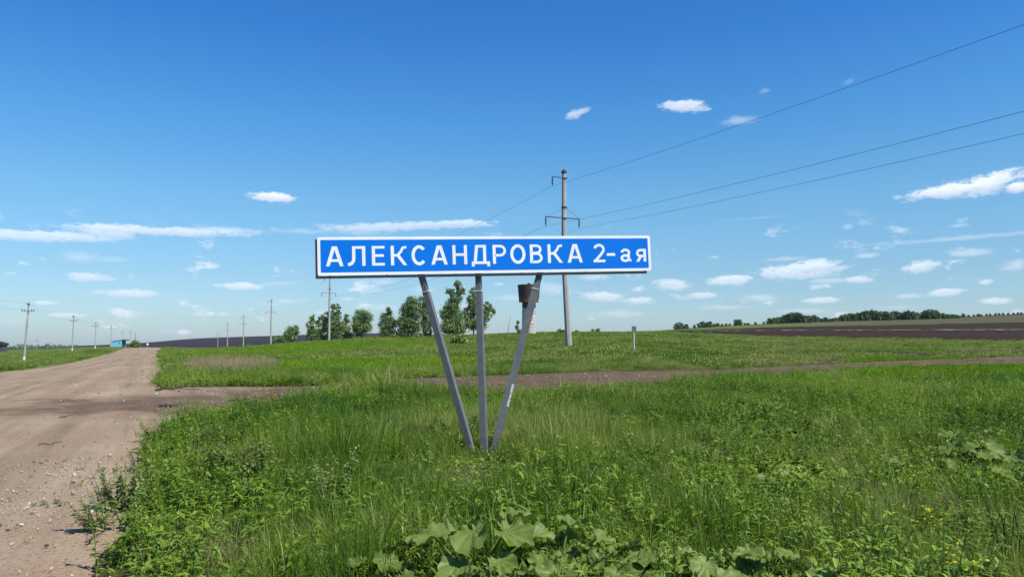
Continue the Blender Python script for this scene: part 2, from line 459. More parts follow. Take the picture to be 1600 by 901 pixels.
def soil_material(name, a, b_, scale, fur=None):
    m = bpy.data.materials.new(name); m.use_nodes = True
    T = NT(m.node_tree); b = T.n['Principled BSDF']; b.inputs['Roughness'].default_value = .97
    b.inputs['Specular IOR Level'].default_value = .1
    g = T.add('ShaderNodeNewGeometry'); P = g.outputs['Position']
    f = T.noise(P, scale, 6, .65)
    if fur:
        mp = T.add('ShaderNodeMapping', vector_type='TEXTURE'); T.link(P, mp.inputs[0])
        mp.inputs['Rotation'].default_value = (0, 0, fur)
        mp2 = T.add('ShaderNodeMapping'); T.link(mp.outputs[0], mp2.inputs[0]); mp2.inputs['Scale'].default_value = (.04, 1, 1)
        f = T.math('ADD', T.math('MULTIPLY', f, .5), T.math('MULTIPLY', T.noise(mp2.outputs[0], scale * 2, 4), .5))
    c = T.mixc(T.mr(f, .32, .68), a, b_)
    c = T.mixc(T.mr(T.noise(P, 40 * scale, 3, .7), .35, .7, 0, .45), c, T.mixc(1.0, c, (.55, .52, .5), 'MULTIPLY'))
    T.link(c, b.inputs['Base Color'])
    bp = T.add('ShaderNodeBump'); bp.inputs['Strength'].default_value = 1; bp.inputs['Distance'].default_value = .06
    T.link(T.noise(P, 5, 6, .7), bp.inputs['Height']); T.link(bp.outputs[0], b.inputs['Normal'])
    return m


M['road'] = road_material()
M['track'] = soil_material('brown_track', (.095, .062, .043), (.185, .128, .090), .45, fur=math.radians(8))
M['plow'] = soil_material('ploughed_soil', (.024, .014, .007), (.048, .029, .016), .12, fur=math.radians(4))
M['plow2'] = soil_material('dark_ploughed_soil', (.020, .015, .017), (.036, .027, .026), .02, fur=math.radians(20))
M['path'] = soil_material('field_path', (.24, .18, .14), (.34, .26, .2), .2)


# ------------------------------------------------------------------ object helpers
def tag(o, label=None, cat=None, group=None, kind=None):
    for k, v in (('label', label), ('category', cat), ('group', group), ('kind', kind)):
        if v: o[k] = v
    return o


def empty(name, loc, rz=0, **kw):
    o = bpy.data.objects.new(name, None); C.objects.link(o)
    o.location = loc; o.rotation_euler = (0, 0, rz)
    o.empty_display_size = .3
    bpy.context.view_layer.update()
    return tag(o, **kw)


class MB:
    def __init__(s):
        s.v = []; s.f = []; s.mi = []; s.cur = 0

    def poly(s, vs, faces):
        o = len(s.v)
        s.v += [tuple(v) for v in vs]
        s.f += [tuple(o + i for i in f) for f in faces]
        s.mi += [s.cur] * len(faces)

    def box(s, x0, x1, y0, y1, z0, z1):
        s.poly([(x0, y0, z0), (x1, y0, z0), (x1, y1, z0), (x0, y1, z0), (x0, y0, z1), (x1, y0, z1), (x1, y1, z1), (x0, y1, z1)],
               [(0, 3, 2, 1), (4, 5, 6, 7), (0, 1, 5, 4), (1, 2, 6, 5), (2, 3, 7, 6), (3, 0, 4, 7)])

    def prism(s, pts, y0, y1):
        """outline in x,z pushed through from y0 (front) to y1"""
        n = len(pts)
        vs = [(p[0], y0, p[1]) for p in pts] + [(p[0], y1, p[1]) for p in pts]
        s.poly(vs, [tuple(range(n)), tuple(range(2 * n - 1, n - 1, -1))] + [(i, i + n, (i + 1) % n + n, (i + 1) % n) for i in range(n)])

    def tube(s, pts, rad, n=8, cap=True, sq=None):
        pts = [Vector(p) for p in pts]
        if not hasattr(rad, '__len__'): rad = [rad] * len(pts)
        rings = []
        up = None
        for i, p in enumerate(pts):
            d = (pts[min(i + 1, len(pts) - 1)] - pts[max(i - 1, 0)]).normalized()
            if up is None:
                up = Vector((0, 0, 1)) if abs(d.z) < .9 else Vector((1, 0, 0))
            a = d.cross(up).normalized(); b = a.cross(d).normalized(); up = b
            rings.append([p + (a * math.cos(t) + b * math.sin(t)) * rad[i] for t in [(k + (.5 if n == 4 else 0)) * 2 * PI / n for k in range(n)]])
        vs = [v for r in rings for v in r]
        fs = [(i * n + k, i * n + (k + 1) % n, (i + 1) * n + (k + 1) % n, (i + 1) * n + k) for i in range(len(pts) - 1) for k in range(n)]
        if cap: fs += [tuple(range(n - 1, -1, -1)), tuple(range((len(pts) - 1) * n, len(pts) * n))]
        s.poly(vs, fs)

    def lathe(s, prof, n=24, cx=0, cy=0, cap=True):
        vs = [(cx + r * math.cos(k * 2 * PI / n), cy + r * math.sin(k * 2 * PI / n), z) for r, z in prof for k in range(n)]
        m = len(prof)
        fs = [(i * n + k, i * n + (k + 1) % n, (i + 1) * n + (k + 1) % n, (i + 1) * n + k) for i in range(m - 1) for k in range(n)]
        if cap: fs += [tuple(range(n - 1, -1, -1)), tuple(range((m - 1) * n, m * n))]
        s.poly(vs, fs)

    def build(s, name, mats, parent=None, xf=None, smooth=False, world=False, link=True):
        me = bpy.data.meshes.new(name)
        vs = s.v
        if xf is not None: vs = [xf @ Vector(v) for v in vs]
        if world and parent is not None:
            inv = parent.matrix_world.inverted()
            vs = [inv @ Vector(v) for v in vs]
        me.from_pydata([tuple(v) for v in vs], [], s.f)
        if not isinstance(mats, (list, tuple)): mats = [mats]
        for m in mats: me.materials.append(m)
        if len(mats) > 1: me.polygons.foreach_set('material_index', s.mi)
        if smooth: me.polygons.foreach_set('use_smooth', [True] * len(me.polygons))
        me.update()
        o = bpy.data.objects.new(name, me)
        if link: C.objects.link(o)
        if parent: o.parent = parent
        return o


def grid_sheet(name, X, Y, Z, m, label=None, kind='structure'):
    """rows x cols arrays to one sheet"""
    R, Q = X.shape
    vs = np.stack([X, Y, Z], -1).reshape(-1, 3)
    i = np.arange(R - 1)[:, None] * Q + np.arange(Q - 1)[None]
    fs = np.stack([i, i + 1, i + Q + 1, i + Q], -1).reshape(-1, 4)
    # faces must look up
    a, b_, c_ = vs[fs[0, 0]], vs[fs[0, 1]], vs[fs[0, 2]]
    if np.cross(b_ - a, c_ - b_)[2] < 0: fs = fs[:, ::-1]
    me = bpy.data.meshes.new(name)
    me.from_pydata(vs.tolist(), [], fs.tolist())
    me.polygons.foreach_set('use_smooth', [True] * len(me.polygons))
    me.materials.append(m); me.update()
    o = bpy.data.objects.new(name, me); C.objects.link(o)
    return tag(o, label=label, kind=kind)


# ------------------------------------------------------------------ ground, road, track, fields
def inpoly(x, y, poly):
    ins = np.zeros(x.shape, bool)
    n = len(poly)
    for i in range(n):
        x0, y0 = poly[i]; x1, y1 = poly[(i + 1) % n]
        c = ((y0 > y) != (y1 > y)) & (x < (x1 - x0) * (y - y0) / (y1 - y0 + 1e-12) + x0)
        ins ^= c
    return ins


radii = np.concatenate([[0.01], np.geomspace(.5, 4500, 330)])
ang = np.concatenate([np.arange(-180, -52, 3.2), np.arange(-52, 52, .33), np.arange(52, 180.1, 3.2)])
ang[0] = -180; ang[-1] = 180
A_, R_ = np.meshgrid(np.radians(ang), radii)
GX, GY = R_ * np.sin(A_), R_ * np.cos(A_)
GZ = H(GX, GY)
grid_sheet('ground', GX, GY, GZ, M['ground'])

# road: right edge, then a constant width to the left
RE = np.array([(4.5, -12), (1.9, -5), (-.3, 0), (-2.75, 5.2), (-4.9, 10.3), (-7.3, 16), (-13.3, 28.6), (-20.9, 45.7), (-46, 100), (-73, 160), (-88, 193), (-108, 245), (-140, 330)], float)
LE = RE + np.array([(-7.7, -2.6)] * 9 + [(-7.2, -2.6)] * 4)


def resample(P, n, power=1.0):
    s = np.concatenate([[0], np.cumsum(np.hypot(*np.diff(P, axis=0).T))])
    t = np.linspace(0, 1, n) ** power * s[-1]
    return np.stack([np.interp(t, s, P[:, 0]), np.interp(t, s, P[:, 1])], 1)


NR = 420
re_, le_ = resample(RE, NR, 2.0), resample(LE, NR, 2.0)
er = (fbm(re_[:, 0] * 1.3, re_[:, 1] * 1.3, 3) - .5) * .5 + .12
el_ = (fbm(le_[:, 0] * .9, le_[:, 1] * .9, 4) - .5) * .8
nrm = np.array((.912, .41))
re_ = re_ + nrm * er[:, None]
le_ = le_ + nrm * el_[:, None]
tq = np.linspace(0, 1, 40)[None, :, None]
RG = le_[:, None] * (1 - tq) + re_[:, None] * tq
rx, ry = RG[..., 0], RG[..., 1]
tt = np.linspace(0, 1, 40)[None]
rr = np.hypot(rx, ry)
rut = -.035 * (np.exp(-((tt - .3) / .05) ** 2) + np.exp(-((tt - .52) / .05) ** 2) + np.exp(-((tt - .78) / .05) ** 2))
rz = H(rx, ry) + .012 + rr * 2.5e-4 + .05 * np.sin(PI * tt) + rut + .02 * (fbm(rx * .8, ry * .8, 5) - .5) - .03 * ((tt < .01) | (tt > .99))
grid_sheet('dirt_road', rx, ry, rz, M['road'])
ROADP = np.concatenate([re_, le_[::-1]])

# track joining from the right
TB = np.array([gpt(*p) for p in [(215, 606), (330, 604), (500, 603), (640, 592), (760, 587), (860, 583), (1000, 580), (1100, 577), (1220, 572), (1300, 568), (1420, 563), (1520, 560), (1640, 556)]])
TF = np.array([gpt(*p) for p in [(240, 668), (320, 652), (420, 636), (480, 622), (560, 612), (640, 611), (720, 616), (830, 619), (950, 611), (1060, 600), (1200, 587), (1300, 580), (1420, 575), (1530, 572), (1660, 570)]])
TB[-1] += (0, 2)
ntk = 260
tb, tf = resample(TB, ntk), resample(TF, ntk)
tb[:, 1] += (fbm(tb[:, 0] * .7, tb[:, 1] * .7, 11) - .5) * 1.6
tf[:, 1] += (fbm(tf[:, 0] * .7, tf[:, 1] * .7, 12) - .5) * 1.4
tq = np.linspace(0, 1, 24)[None, :, None]
TG = tb[:, None] * (1 - tq) + tf[:, None] * tq
tx, ty = TG[..., 0], TG[..., 1]
edge = np.minimum(tq[..., 0], 1 - tq[..., 0])
tz = H(tx, ty) + .008 + np.hypot(tx, ty) * 2.2e-4 - .03 * (edge < .01) + .05 * (fbm(tx * 1.2, ty * 1.2, 6) - .5) * np.minimum(1, edge * 8)
sx = sstep(tx, -14.5, -9)       # sinks under the road surface at the junction
grid_sheet('dirt_track', tx, ty, tz - .03 * (1 - sx), M['road'])
TRACKP = np.concatenate([tb, tf[::-1]])


def field(name, pxs, dl, dh, m, off=.0006, n=60, cols=160, fur=0.0):
    px = np.linspace(pxs[0], pxs[-1], cols)
    lo = np.interp(px, pxs, dl); hi = np.interp(px, pxs, dh)
    lo = lo * (1 + .09 * (fbm(px * .12, px * 0, 2, 4) - .5)); hi = hi * (1 + .03 * (fbm(px * .08, px * 0, 9) - .5))
    t = np.linspace(0, 1, n)[:, None]
    d = lo[None] ** (1 - t) * hi[None] ** t
    x = d * (px - 800) / F / math.cos(PITCH) * 1.0
    z = H(x, d) + .02 + d * off
    if fur: z = z + fur * (fbm(x * .5, d * .5, 21, 4) - .5)
    grid_sheet(name, x, d, z, m)
    return np.concatenate([np.stack([x[0], d[0]], 1), np.stack([x[-1], d[-1]], 1)[::-1]])


P1 = field('ploughed_field', [1040, 1120, 1200, 1400, 1600, 1950], [215, 160, 130, 118, 105, 92], [235, 280, 300, 308, 300, 290], M['plow'], fur=.25)
field('far_ploughed_field', [60, 200, 320, 450, 700], [1500, 780, 730, 740, 760], [2250, 2250, 2250, 2250, 2250], M['plow2'], off=.0004)
field('field_path', [1080, 1200, 1400, 1600, 1950], [203, 200, 196, 190, 175], [206, 204, 200, 196, 181], M['path'], off=.0016, n=4)


# ------------------------------------------------------------------ plant prototypes
def blades_mesh(name, n, rad, hmin, hmax, w, m, lean=.35, seg=3, clump=None, heads=0.0, mats=None, fan=0.0):
    r = rng
    vs, fs, mi = [], [], []
    for i in range(n):
        a = r.uniform(0, 2 * PI); q = rad * math.sqrt(r.uniform())
        bx, by = q * math.cos(a), q * math.sin(a)
        L = r.uniform(hmin, hmax)
        la = r.uniform(0, 2 * PI) if fan == 0 else a + r.normal() * .5
        ln_ = abs(r.normal()) * lean + .05
        wa = r.uniform(0, PI); ww = w * r.uniform(.6, 1.3)
        wx, wy = math.cos(wa) * ww / 2, math.sin(wa) * ww / 2
        o = len(vs)
        for k in range(seg + 1):
            t = k / seg
            bend = ln_ * t ** 1.8 * L
            zz = L * t * math.sqrt(max(.15, 1 - min(.85, (ln_ * t) ** 2 * .6))) - max(0, ln_ - .6) * t ** 3 * L * .5
            cx = bx + math.cos(la) * bend; cy = by + math.sin(la) * bend
            f = (1 - t) ** .7 if k < seg else 0
            f = max(f, .0)
            if k < seg:
                vs.append((cx - wx * f, cy - wy * f, zz)); vs.append((cx + wx * f, cy + wy * f, zz))
            else:
                vs.append((cx, cy, zz))
        for k in range(seg - 1):
            fs.append((o + 2 * k, o + 2 * k + 1, o + 2 * k + 3, o + 2 * k + 2)); mi.append(0)
        fs.append((o + 2 * seg - 2, o + 2 * seg - 1, o + 2 * seg)); mi.append(0)
        if heads and r.uniform() < heads:
            o = len(vs)
            s_ = .012; zt = vs[-1][2]; cx, cy = vs[-1][0], vs[-1][1]
            vs += [(cx, cy, zt - .02), (cx + s_, cy, zt + .03), (cx, cy, zt + .1), (cx - s_, cy, zt + .03)]
            fs.append((o, o + 1, o + 2, o + 3)); mi.append(1)
    me = bpy.data.meshes.new(name)
    me.from_pydata(vs, [], fs)
    for mm in (mats or [m]): me.materials.append(mm)
    if mats: me.polygons.foreach_set('material_index', mi)
    me.update()
    return bpy.data.objects.new(name, me)


def leaf(vs, fs, base, d, up, L, w, fold=.25, droop=.3):
    """a folded pointed leaf: 8 vertices, 6 faces"""
    side = d.cross(up).normalized()
    n = side.cross(d).normalized()
    o = len(vs)
    for t, ww in ((0, .0), (.35, 1.0), (.7, .7), (1, 0)):
        c = base + d * (L * t) - Vector((0, 0, 1)) * (droop * L * t * t)
        if ww == 0: vs.append(tuple(c))
        else:
            vs.append(tuple(c - side * w * .5 * ww + n * fold * w * .5 * ww)); vs.append(tuple(c)); vs.append(tuple(c + side * w * .5 * ww + n * fold * w * .5 * ww))
    fs += [(o, o + 2, o + 1), (o, o + 3, o + 2), (o + 1, o + 2, o + 5, o + 4), (o + 2, o + 3, o + 6, o + 5), (o + 4, o + 5, o + 7), (o + 5, o + 6, o + 7)]


def herb_mesh(nst, h, ll, lw, spread, per, mats, name='herb', tiltmax=.5, flower=None, top_dense=0.0, droop=.35, stalk=.004, link=False, seed=None):
    """several stems from one root, leaves all the way up"""
    r = np.random.default_rng(seed) if seed is not None else rng
    lv, lf = [], []
    st = MB()
    fl = MB()
    for s in range(nst):
        a = r.uniform(0, 2 * PI); q = spread * math.sqrt(r.uniform())
        b = Vector((q * math.cos(a), q * math.sin(a), 0))
        hh = h * r.uniform(.65, 1.1)
        tl = r.uniform(.05, tiltmax)
        top = b + Vector((math.cos(a) * tl * hh, math.sin(a) * tl * hh, hh))
        mid = b.lerp(top, .5) + Vector((-math.cos(a) * tl * hh * .15, -math.sin(a) * tl * hh * .15, 0))
        st.tube([b, mid, top], [stalk, stalk * .8, stalk * .4], 3, cap=False)
        for k in range(per):
            t = r.uniform(.12, 1) ** (1 - top_dense * .6)
            p = (b.lerp(mid, t * 2) if t < .5 else mid.lerp(top, t * 2 - 1))
            la = r.uniform(0, 2 * PI)
            e = r.uniform(-.1, .8)
            d = Vector((math.cos(la) * math.cos(e), math.sin(la) * math.cos(e), math.sin(e)))
            sz = r.uniform(.6, 1.15) * (1.1 - .5 * t)
            leaf(lv, lf, p, d, Vector((0, 0, 1)), ll * sz, lw * sz, droop=droop * r.uniform(.3, 1.5))
        if flower:
            for k in range(flower):
                c = top + Vector(r.normal(size=3)) * .03
                for j in range(4):
                    ja = j * PI / 2 + r.uniform(0, 1)
                    d1 = Vector((math.cos(ja), math.sin(ja), .5)) * .014
                    d2 = Vector((math.cos(ja + .9), math.sin(ja + .9), .5)) * .014
                    fl.poly([c, c + d1, c + (d1 + d2) * .75, c + d2], [(0, 1, 2, 3)])
    mb = MB(); mb.v = lv; mb.f = lf; mb.mi = [0] * len(lf)
    if link: return mb, st, fl
    o = len(mb.v)
    mb.v += st.v; mb.f += [tuple(o + i for i in f) for f in st.f]; mb.mi += [0] * len(st.f)
    o = len(mb.v)
    mb.v += fl.v; mb.f += [tuple(o + i for i in f) for f in fl.f]; mb.mi += [1] * len(fl.f)
    return mb.build(name, mats, link=False)


def scatter(name, label, protos, pts, scale, tone, tilt=.12, rotz=None, cat='grass', kinds=None):
    """one counted-as-stuff object: instances of the prototypes on the points"""
    pc = bpy.data.collections.new(name + '_kinds')
    for k, p in enumerate(protos):
        p.name = '%s_kind_%02d' % (name, k)
        pc.objects.link(p)
    n = len(pts)
    me = bpy.data.meshes.new(name)
    me.vertices.add(n)
    me.vertices.foreach_set('co', pts.astype(np.float32).ravel())
    a = me.attributes.new('inst_scale', 'FLOAT', 'POINT'); a.data.foreach_set('value', np.asarray(scale, np.float32))
    a = me.attributes.new('tone', 'FLOAT', 'POINT'); a.data.foreach_set('value', np.asarray(tone, np.float32))
    rot = np.stack([rng.normal(size=n) * tilt, rng.normal(size=n) * tilt, rng.uniform(0, 2 * PI, n)], 1)
    a = me.attributes.new('inst_rot', 'FLOAT_VECTOR', 'POINT'); a.data.foreach_set('vector', rot.astype(np.float32).ravel())
    a = me.attributes.new('inst_kind', 'INT', 'POINT'); a.data.foreach_set('value', (rng.integers(0, len(protos), n) if kinds is None else kinds).astype(np.int32))
    me.update()
    o = bpy.data.objects.new(name, me); C.objects.link(o)
    ng = bpy.data.node_groups.new(name, 'GeometryNodeTree')
    ng.interface.new_socket('Geometry', in_out='INPUT', socket_type='NodeSocketGeometry')
    ng.interface.new_socket('Geometry', in_out='OUTPUT', socket_type='NodeSocketGeometry')
    N = ng.nodes; L = ng.links
    gi = N.new('NodeGroupInput'); go = N.new('NodeGroupOutput')
    ci = N.new('GeometryNodeCollectionInfo')
    ci.inputs['Collection'].default_value = pc
    ci.inputs['Separate Children'].default_value = True
    ci.inputs['Reset Children'].default_value = True
    iop = N.new('GeometryNodeInstanceOnPoints')
    iop.inputs['Pick Instance'].default_value = True

    def na(nm, dt):
        q = N.new('GeometryNodeInputNamedAttribute'); q.data_type = dt; q.inputs['Name'].default_value = nm
        return q.outputs['Attribute']
    L.new(gi.outputs[0], iop.inputs['Points'])
    L.new(ci.outputs[0], iop.inputs['Instance'])
    L.new(na('inst_kind', 'INT'), iop.inputs['Instance Index'])
    L.new(na('inst_rot', 'FLOAT_VECTOR'), iop.inputs['Rotation'])
    L.new(na('inst_scale', 'FLOAT'), iop.inputs['Scale'])
    L.new(iop.outputs[0], go.inputs[0])
    md = o.modifiers.new('scatter', 'NODES'); md.node_group = ng
    tag(o, label=label, cat=cat, kind='stuff')
    return o


def polar_points(r0, r1, dens, half=50):
    area = math.radians(2 * half) / 2 * (r1 ** 2 - r0 ** 2)
    n = int(area * dens)
    r = np.sqrt(rng.uniform(r0 ** 2, r1 ** 2, n)); a = np.radians(rng.uniform(-half, half, n))
    return r * np.sin(a), r * np.cos(a)


def regions(x, y, marg=.0):
    """True where plants grow"""
    jx = (fbm(x * 1.7, y * 1.7, 31) - .5) * 1.0; jy = (fbm(x * 1.7, y * 1.7, 32) - .5) * 1.0
    ok = ~inpoly(x + jx * .2, y + jy * .2, ROADP)
    ok &= ~inpoly(x + jx, y + jy, TRACKP)
    ok &= ~inpoly(x, y, P1)
    return ok


def px_of(x, y):
    return 800 + F * x / np.maximum(y, .1)


def lawnmask(x, y):
    """where the grass is short and bright: beside the track at the right, and on the slope left of the middle"""
    p = px_of(x, y)
    n = (fbm(x * .25, y * .25, 41) - .5)
    a = sstep(p, 1290, 1380) * sstep(y, 28, 31) * (1 - sstep(y, 52, 56))
    b = np.exp(-(((x + 9.5 + (y - 48) * .12) / 9.5) ** 2 + ((y - 47) / 12) ** 2) * 1.3)
    c = np.exp(-(((x + 27) / 16) ** 2 + ((y - 112) / 34) ** 2) * 1.2)
    return np.clip(np.maximum(np.maximum(a * 1.35, b * 1.3), c * 1.1) + n * .5, 0, 1)


def drymask(x, y):
    n = (fbm(x * .4, y * .4, 43) - .5)
    a = np.exp(-(((x + .362 * y) / (.050 * np.maximum(y, 5))) ** 2 + ((y - 53) / 17) ** 2) * 1.0)
    return np.clip(a * 1.25 + n * .6, 0, 1)


G = M['grass']
tall = [blades_mesh('g', 62, .17, .13, .34, .0058, G, lean=.42) for _ in range(5)] + \
       [blades_mesh('g', 40, .15, .20, .42, .0050, G, lean=.35) for _ in range(2)] + \
       [blades_mesh('g', 30, .08, .28, .50, .0095, G, lean=.95, seg=4, fan=1) for _ in range(2)]
midp = [blades_mesh('g', 56, .28, .12, .32, .0115, G, lean=.42, seg=2) for _ in range(5)] + \
       [blades_mesh('g', 36, .22, .22, .42, .014, G, lean=.8, seg=3, fan=1) for _ in range(2)]
farp = [blades_mesh('g', 100, .9, .06, .22, .042, G, lean=.6, seg=2) for _ in range(6)]


CLEAR = [(gpt(*p[:2]), p[2], p[3] if len(p) > 3 else .5) for p in [(752, 712, .55, .12), (752, 735, .75, .22), (740, 765, .6, .5), (520, 812, .30), (325, 716, .45, .3), (372, 758, .55, .3), (198, 800, .45, .3), (170, 828, .35, .3), (385, 668, .55, .3), (450, 650, .5, .4), (415, 655, .4), (870, 640, .6), (1100, 665, .5), (1240, 690, .6),
         (1530, 670, .9), (1480, 640, .7), (1290, 720, .5), (1505, 745, .75), (1575, 750, .6), (1215, 670, .45)]] + \
        [(np.array(((p[0] - 800) / F * p[1], p[1])), p[2], .5) for p in [(745, 4.95, .62), (750, 4.6, .5), (870, 5.0, .5), (965, 4.7, .45), (850, 4.3, .4), (640, 4.6, .35), (665, 5.35, .22), (1490, 4.75, .3), (1440, 5.9, .25), (795, 4.75, .3), (1080, 4.9, .5)]]


def clearing(x, y):
    k = np.ones_like(x)
    for (c, r_c, st_) in CLEAR:
        k = np.minimum(k, st_ + (1 - st_) * sstep(np.hypot(x - c[0], y - c[1]), r_c * .55, r_c * 1.15))
    return k


def grass_layer(name, label, protos, r0, r1, dens, base=1.0, half=50, keep=1.0):
    x, y = polar_points(r0, r1, dens, half)
    ok = regions(x, y)
    ok &= (lawnmask(x, y) + rng.normal(size=len(x)) * .10 < .62) & (drymask(x, y) + rng.normal(size=len(x)) * .18 < .62)
    x, y = x[ok], y[ok]
    d1 = fbm(x * .35, y * .35, 51, 4); d2 = fbm(x * 1.6, y * 1.6, 52, 2)
    d3 = fbm(x * 2.6, y * 2.6, 57, 2)
    sc = base * (.25 + 1.2 * d1) * (.30 + 1.15 * d2 + .45 * d3)
    sc = sc * (1 + .42 * np.exp(-((x + 5.6) / 3.0) ** 2 - ((y - 23.5) / 3.2) ** 2)) * rng.uniform(.75, 1.25, len(x))
    right = sstep(px_of(x, y), 950, 1350)
    tone = -.07 + 1.15 * fbm(x * .25 + 5, y * .25, 53, 4) + .20 * right + rng.normal(size=len(x)) * .09 + .55 * (fbm(x * 1.1, y * 1.1, 55, 2) - .5)
    tone += .22 * (1 - sstep(y, 3, 8)) * (1 - sstep(px_of(x, y), 700, 900))
    tone += .06 + .22 * sstep(y, 16, 45)
    # the ground cover thins and shortens where it meets the bare earth
    e = ~regions(x + .5, y) | ~regions(x - .5, y) | ~regions(x, y + .5) | ~regions(x, y - .5)
    sc = np.where(e, sc * .55, sc)
    sc = sc * clearing(x, y)
    sc = sc * (1 - .22 * sstep(px_of(x, y), 950, 1250))
    verge = 1 - sstep(px_of(x, y), 260, 520) * 1.0
    sc = sc * (1 - .38 * verge * (1 - sstep(y, 14, 20)))
    z = H(x, y)
    kf = (fbm(x * .8, y * .8, 58, 2) - .2) / .6 + rng.normal(size=len(x)) * .16
    scatter(name, label, protos, np.stack([x, y, z], 1), sc, tone, kinds=np.clip(kf * len(protos), 0, len(protos) - 1).astype(int))


grass_layer('tall_meadow_grass', 'tall fine green grass covering the foreground round the sign posts', tall, 1.6, 15, 46)
grass_layer('meadow_grass', 'green grass between the foreground and the brown track', midp, 15, 44, 15, 1.0)
grass_layer('far_meadow_grass', 'green meadow grass beyond the track up to the skyline', farp, 44, 270, 1.7, .95, half=47)

# short bright grass
x, y = polar_points(26, 170, 5.5, 46)
ok = regions(x, y) & (lawnmask(x, y) + rng.normal(size=len(x)) * .08 > .42)
x, y = x[ok], y[ok]
lp = [blades_mesh('g', 80, .35, .05, .16, .02, M['lawn'], lean=.4, seg=2) for _ in range(4)]
scatter('short_bright_grass', 'short bright yellow green grass beside the track', lp, np.stack([x, y, H(x, y)], 1),
        rng.uniform(.8, 1.3, len(x)) * (1 + y / 130), rng.uniform(.2, .8, len(x)))
# dry brown growth on the left bank
x, y = polar_points(34, 82, 12, 30)
ok = regions(x, y) & (drymask(x, y) > .35)
x, y = x[ok], y[ok]
dp = [blades_mesh('g', 50, .3, .15, .45, .016, M['dry'], lean=.5, seg=2) for _ in range(3)]
scatter('dry_brown_grass', 'patch of dry brown grass on the bank right of the road', dp, np.stack([x, y, H(x, y)], 1), rng.uniform(.6, 1.1, len(x)), rng.uniform(.2, .7, len(x)))

# low creeping leaves under the grass
def mat_mesh(n, rad, h):
    lv, lf = [], []
    for i in range(n):
        a = rng.uniform(0, 2 * PI); q = rad * math.sqrt(rng.uniform()); e = rng.uniform(0, .7); la = rng.uniform(0, 2 * PI)
        leaf(lv, lf, Vector((q * math.cos(a), q * math.sin(a), rng.uniform(.01, h))), Vector((math.cos(la) * math.cos(e), math.sin(la) * math.cos(e), math.sin(e))), Vector((0, 0, 1)), rng.uniform(.02, .05), rng.uniform(.012, .025), droop=.2)
    mb = MB(); mb.v = lv; mb.f = lf; mb.mi = [0] * len(lf)
    return mb.build('m', M['herb'], link=False)


x, y = polar_points(1.8, 17, 26, 50)
ok = regions(x, y); x, y = x[ok], y[ok]
scatter('low_ground_cover', 'low creeping green leaves between the grass blades in the foreground', [mat_mesh(40, .17, .07) for _ in range(4)], np.stack([x, y, H(x, y)], 1),
        rng.uniform(.7, 1.3, len(x)), .25 + .5 * fbm(x, y, 66) + rng.normal(size=len(x)) * .1, cat='ground cover')
# leafy herbs among the grass
HB = M['herb']
herbs = [herb_mesh(7, .12, .24, .065, .04, 3, [HB], tiltmax=1.2, droop=.5) for _ in range(2)] + \
        [herb_mesh(5, .34, .10, .034, .12, 16, [HB]) for _ in range(3)] + \
        [herb_mesh(5, .24, .06, .018, .10, 26, [HB]) for _ in range(2)] + \
        [herb_mesh(6, .22, .11, .045, .08, 9, [HB], tiltmax=1.0) for _ in range(2)] + \
        [herb_mesh(5, .42, .05, .012, .10, 30, [HB], tiltmax=.4)]
x, y = polar_points(2.2, 34, 15.0, 48)
ok = regions(x, y) & (lawnmask(x, y) < .5)
cl = fbm(x * .45, y * .45, 61, 3) + .30 * sstep(px_of(x, y), 950, 1250) * sstep(y, 3.5, 7) + .16 * sstep(y, 14, 24) + .10 * sstep(px_of(x, y), 900, 1250) + .25 * (1 - sstep(np.hypot(x - 1.0, y - 4.6), .8, 1.9))
cl = cl + .14 * (1 - sstep(px_of(x, y), 450, 620)) + rng.normal(size=len(x)) * .05
ok &= (cl > .565) | (rng.uniform(size=len(x)) < .10)
ok &= (clearing(x, y) > .8) | (rng.uniform(size=len(x)) < .1)
x, y = x[ok], y[ok]
scatter('meadow_herbs', 'low leafy herbs growing among the grass', herbs, np.stack([x, y, H(x, y)], 1), rng.uniform(.75, 1.45, len(x)), .30 + .5 * fbm(x * .5, y * .5, 62) + rng.normal(size=len(x)) * .1, cat='herbs')
tg = [herb_mesh(7, .28, .10, .034, .14, 14, [HB], tiltmax=.9) for _ in range(2)] + [herb_mesh(7, .26, .075, .022, .13, 24, [HB], tiltmax=.8) for _ in range(2)] + [blades_mesh('g', 40, .1, .2, .4, .012, G, lean=.9, seg=4, fan=1)] + [herb_mesh(8, .30, .07, .014, .12, 34, [HB], tiltmax=.7) for _ in range(2)]
ab = rng.normal(size=(190, 2)) * (.62, .24) + (.55, 4.75)
ab = ab[(np.hypot(ab[:, 0] + .15, ab[:, 1] - 4.75) > .28)]
a2 = np.array([(px - 800) / F * d for px, d in [(1505, 9)]])
ab2 = rng.normal(size=(70, 2)) * (.8, .6) + gpt(1520, 748)
ab3 = rng.normal(size=(40, 2)) * (.5, .5) + gpt(1230, 700)
q = np.concatenate([ab, ab2, ab3])
scatter('tangled_herbs', 'tangle of light green broad leaved herbs round the burdocks', tg, np.stack([q[:, 0], q[:, 1], H(q[:, 0], q[:, 1])], 1), rng.uniform(.6, 1.1, len(q)), rng.uniform(.35, .95, len(q)), tilt=.25, cat='herbs')
# bigger leafy weeds further off
hb2 = [herb_mesh(12, .26, .14, .06, .35, 12, [HB]) for _ in range(4)]
x, y = polar_points(30, 190, .35, 46)
ok = regions(x, y) & (lawnmask(x, y) < .5) & (fbm(x * .1, y * .1, 63, 4) > .46)
x, y = x[ok], y[ok]
scatter('far_meadow_herbs', 'leafy weeds scattered in the meadow beyond the track', hb2, np.stack([x, y, H(x, y)], 1), rng.uniform(.5, 1.25, len(x)), rng.uniform(.1, .8, len(x)), cat='herbs')
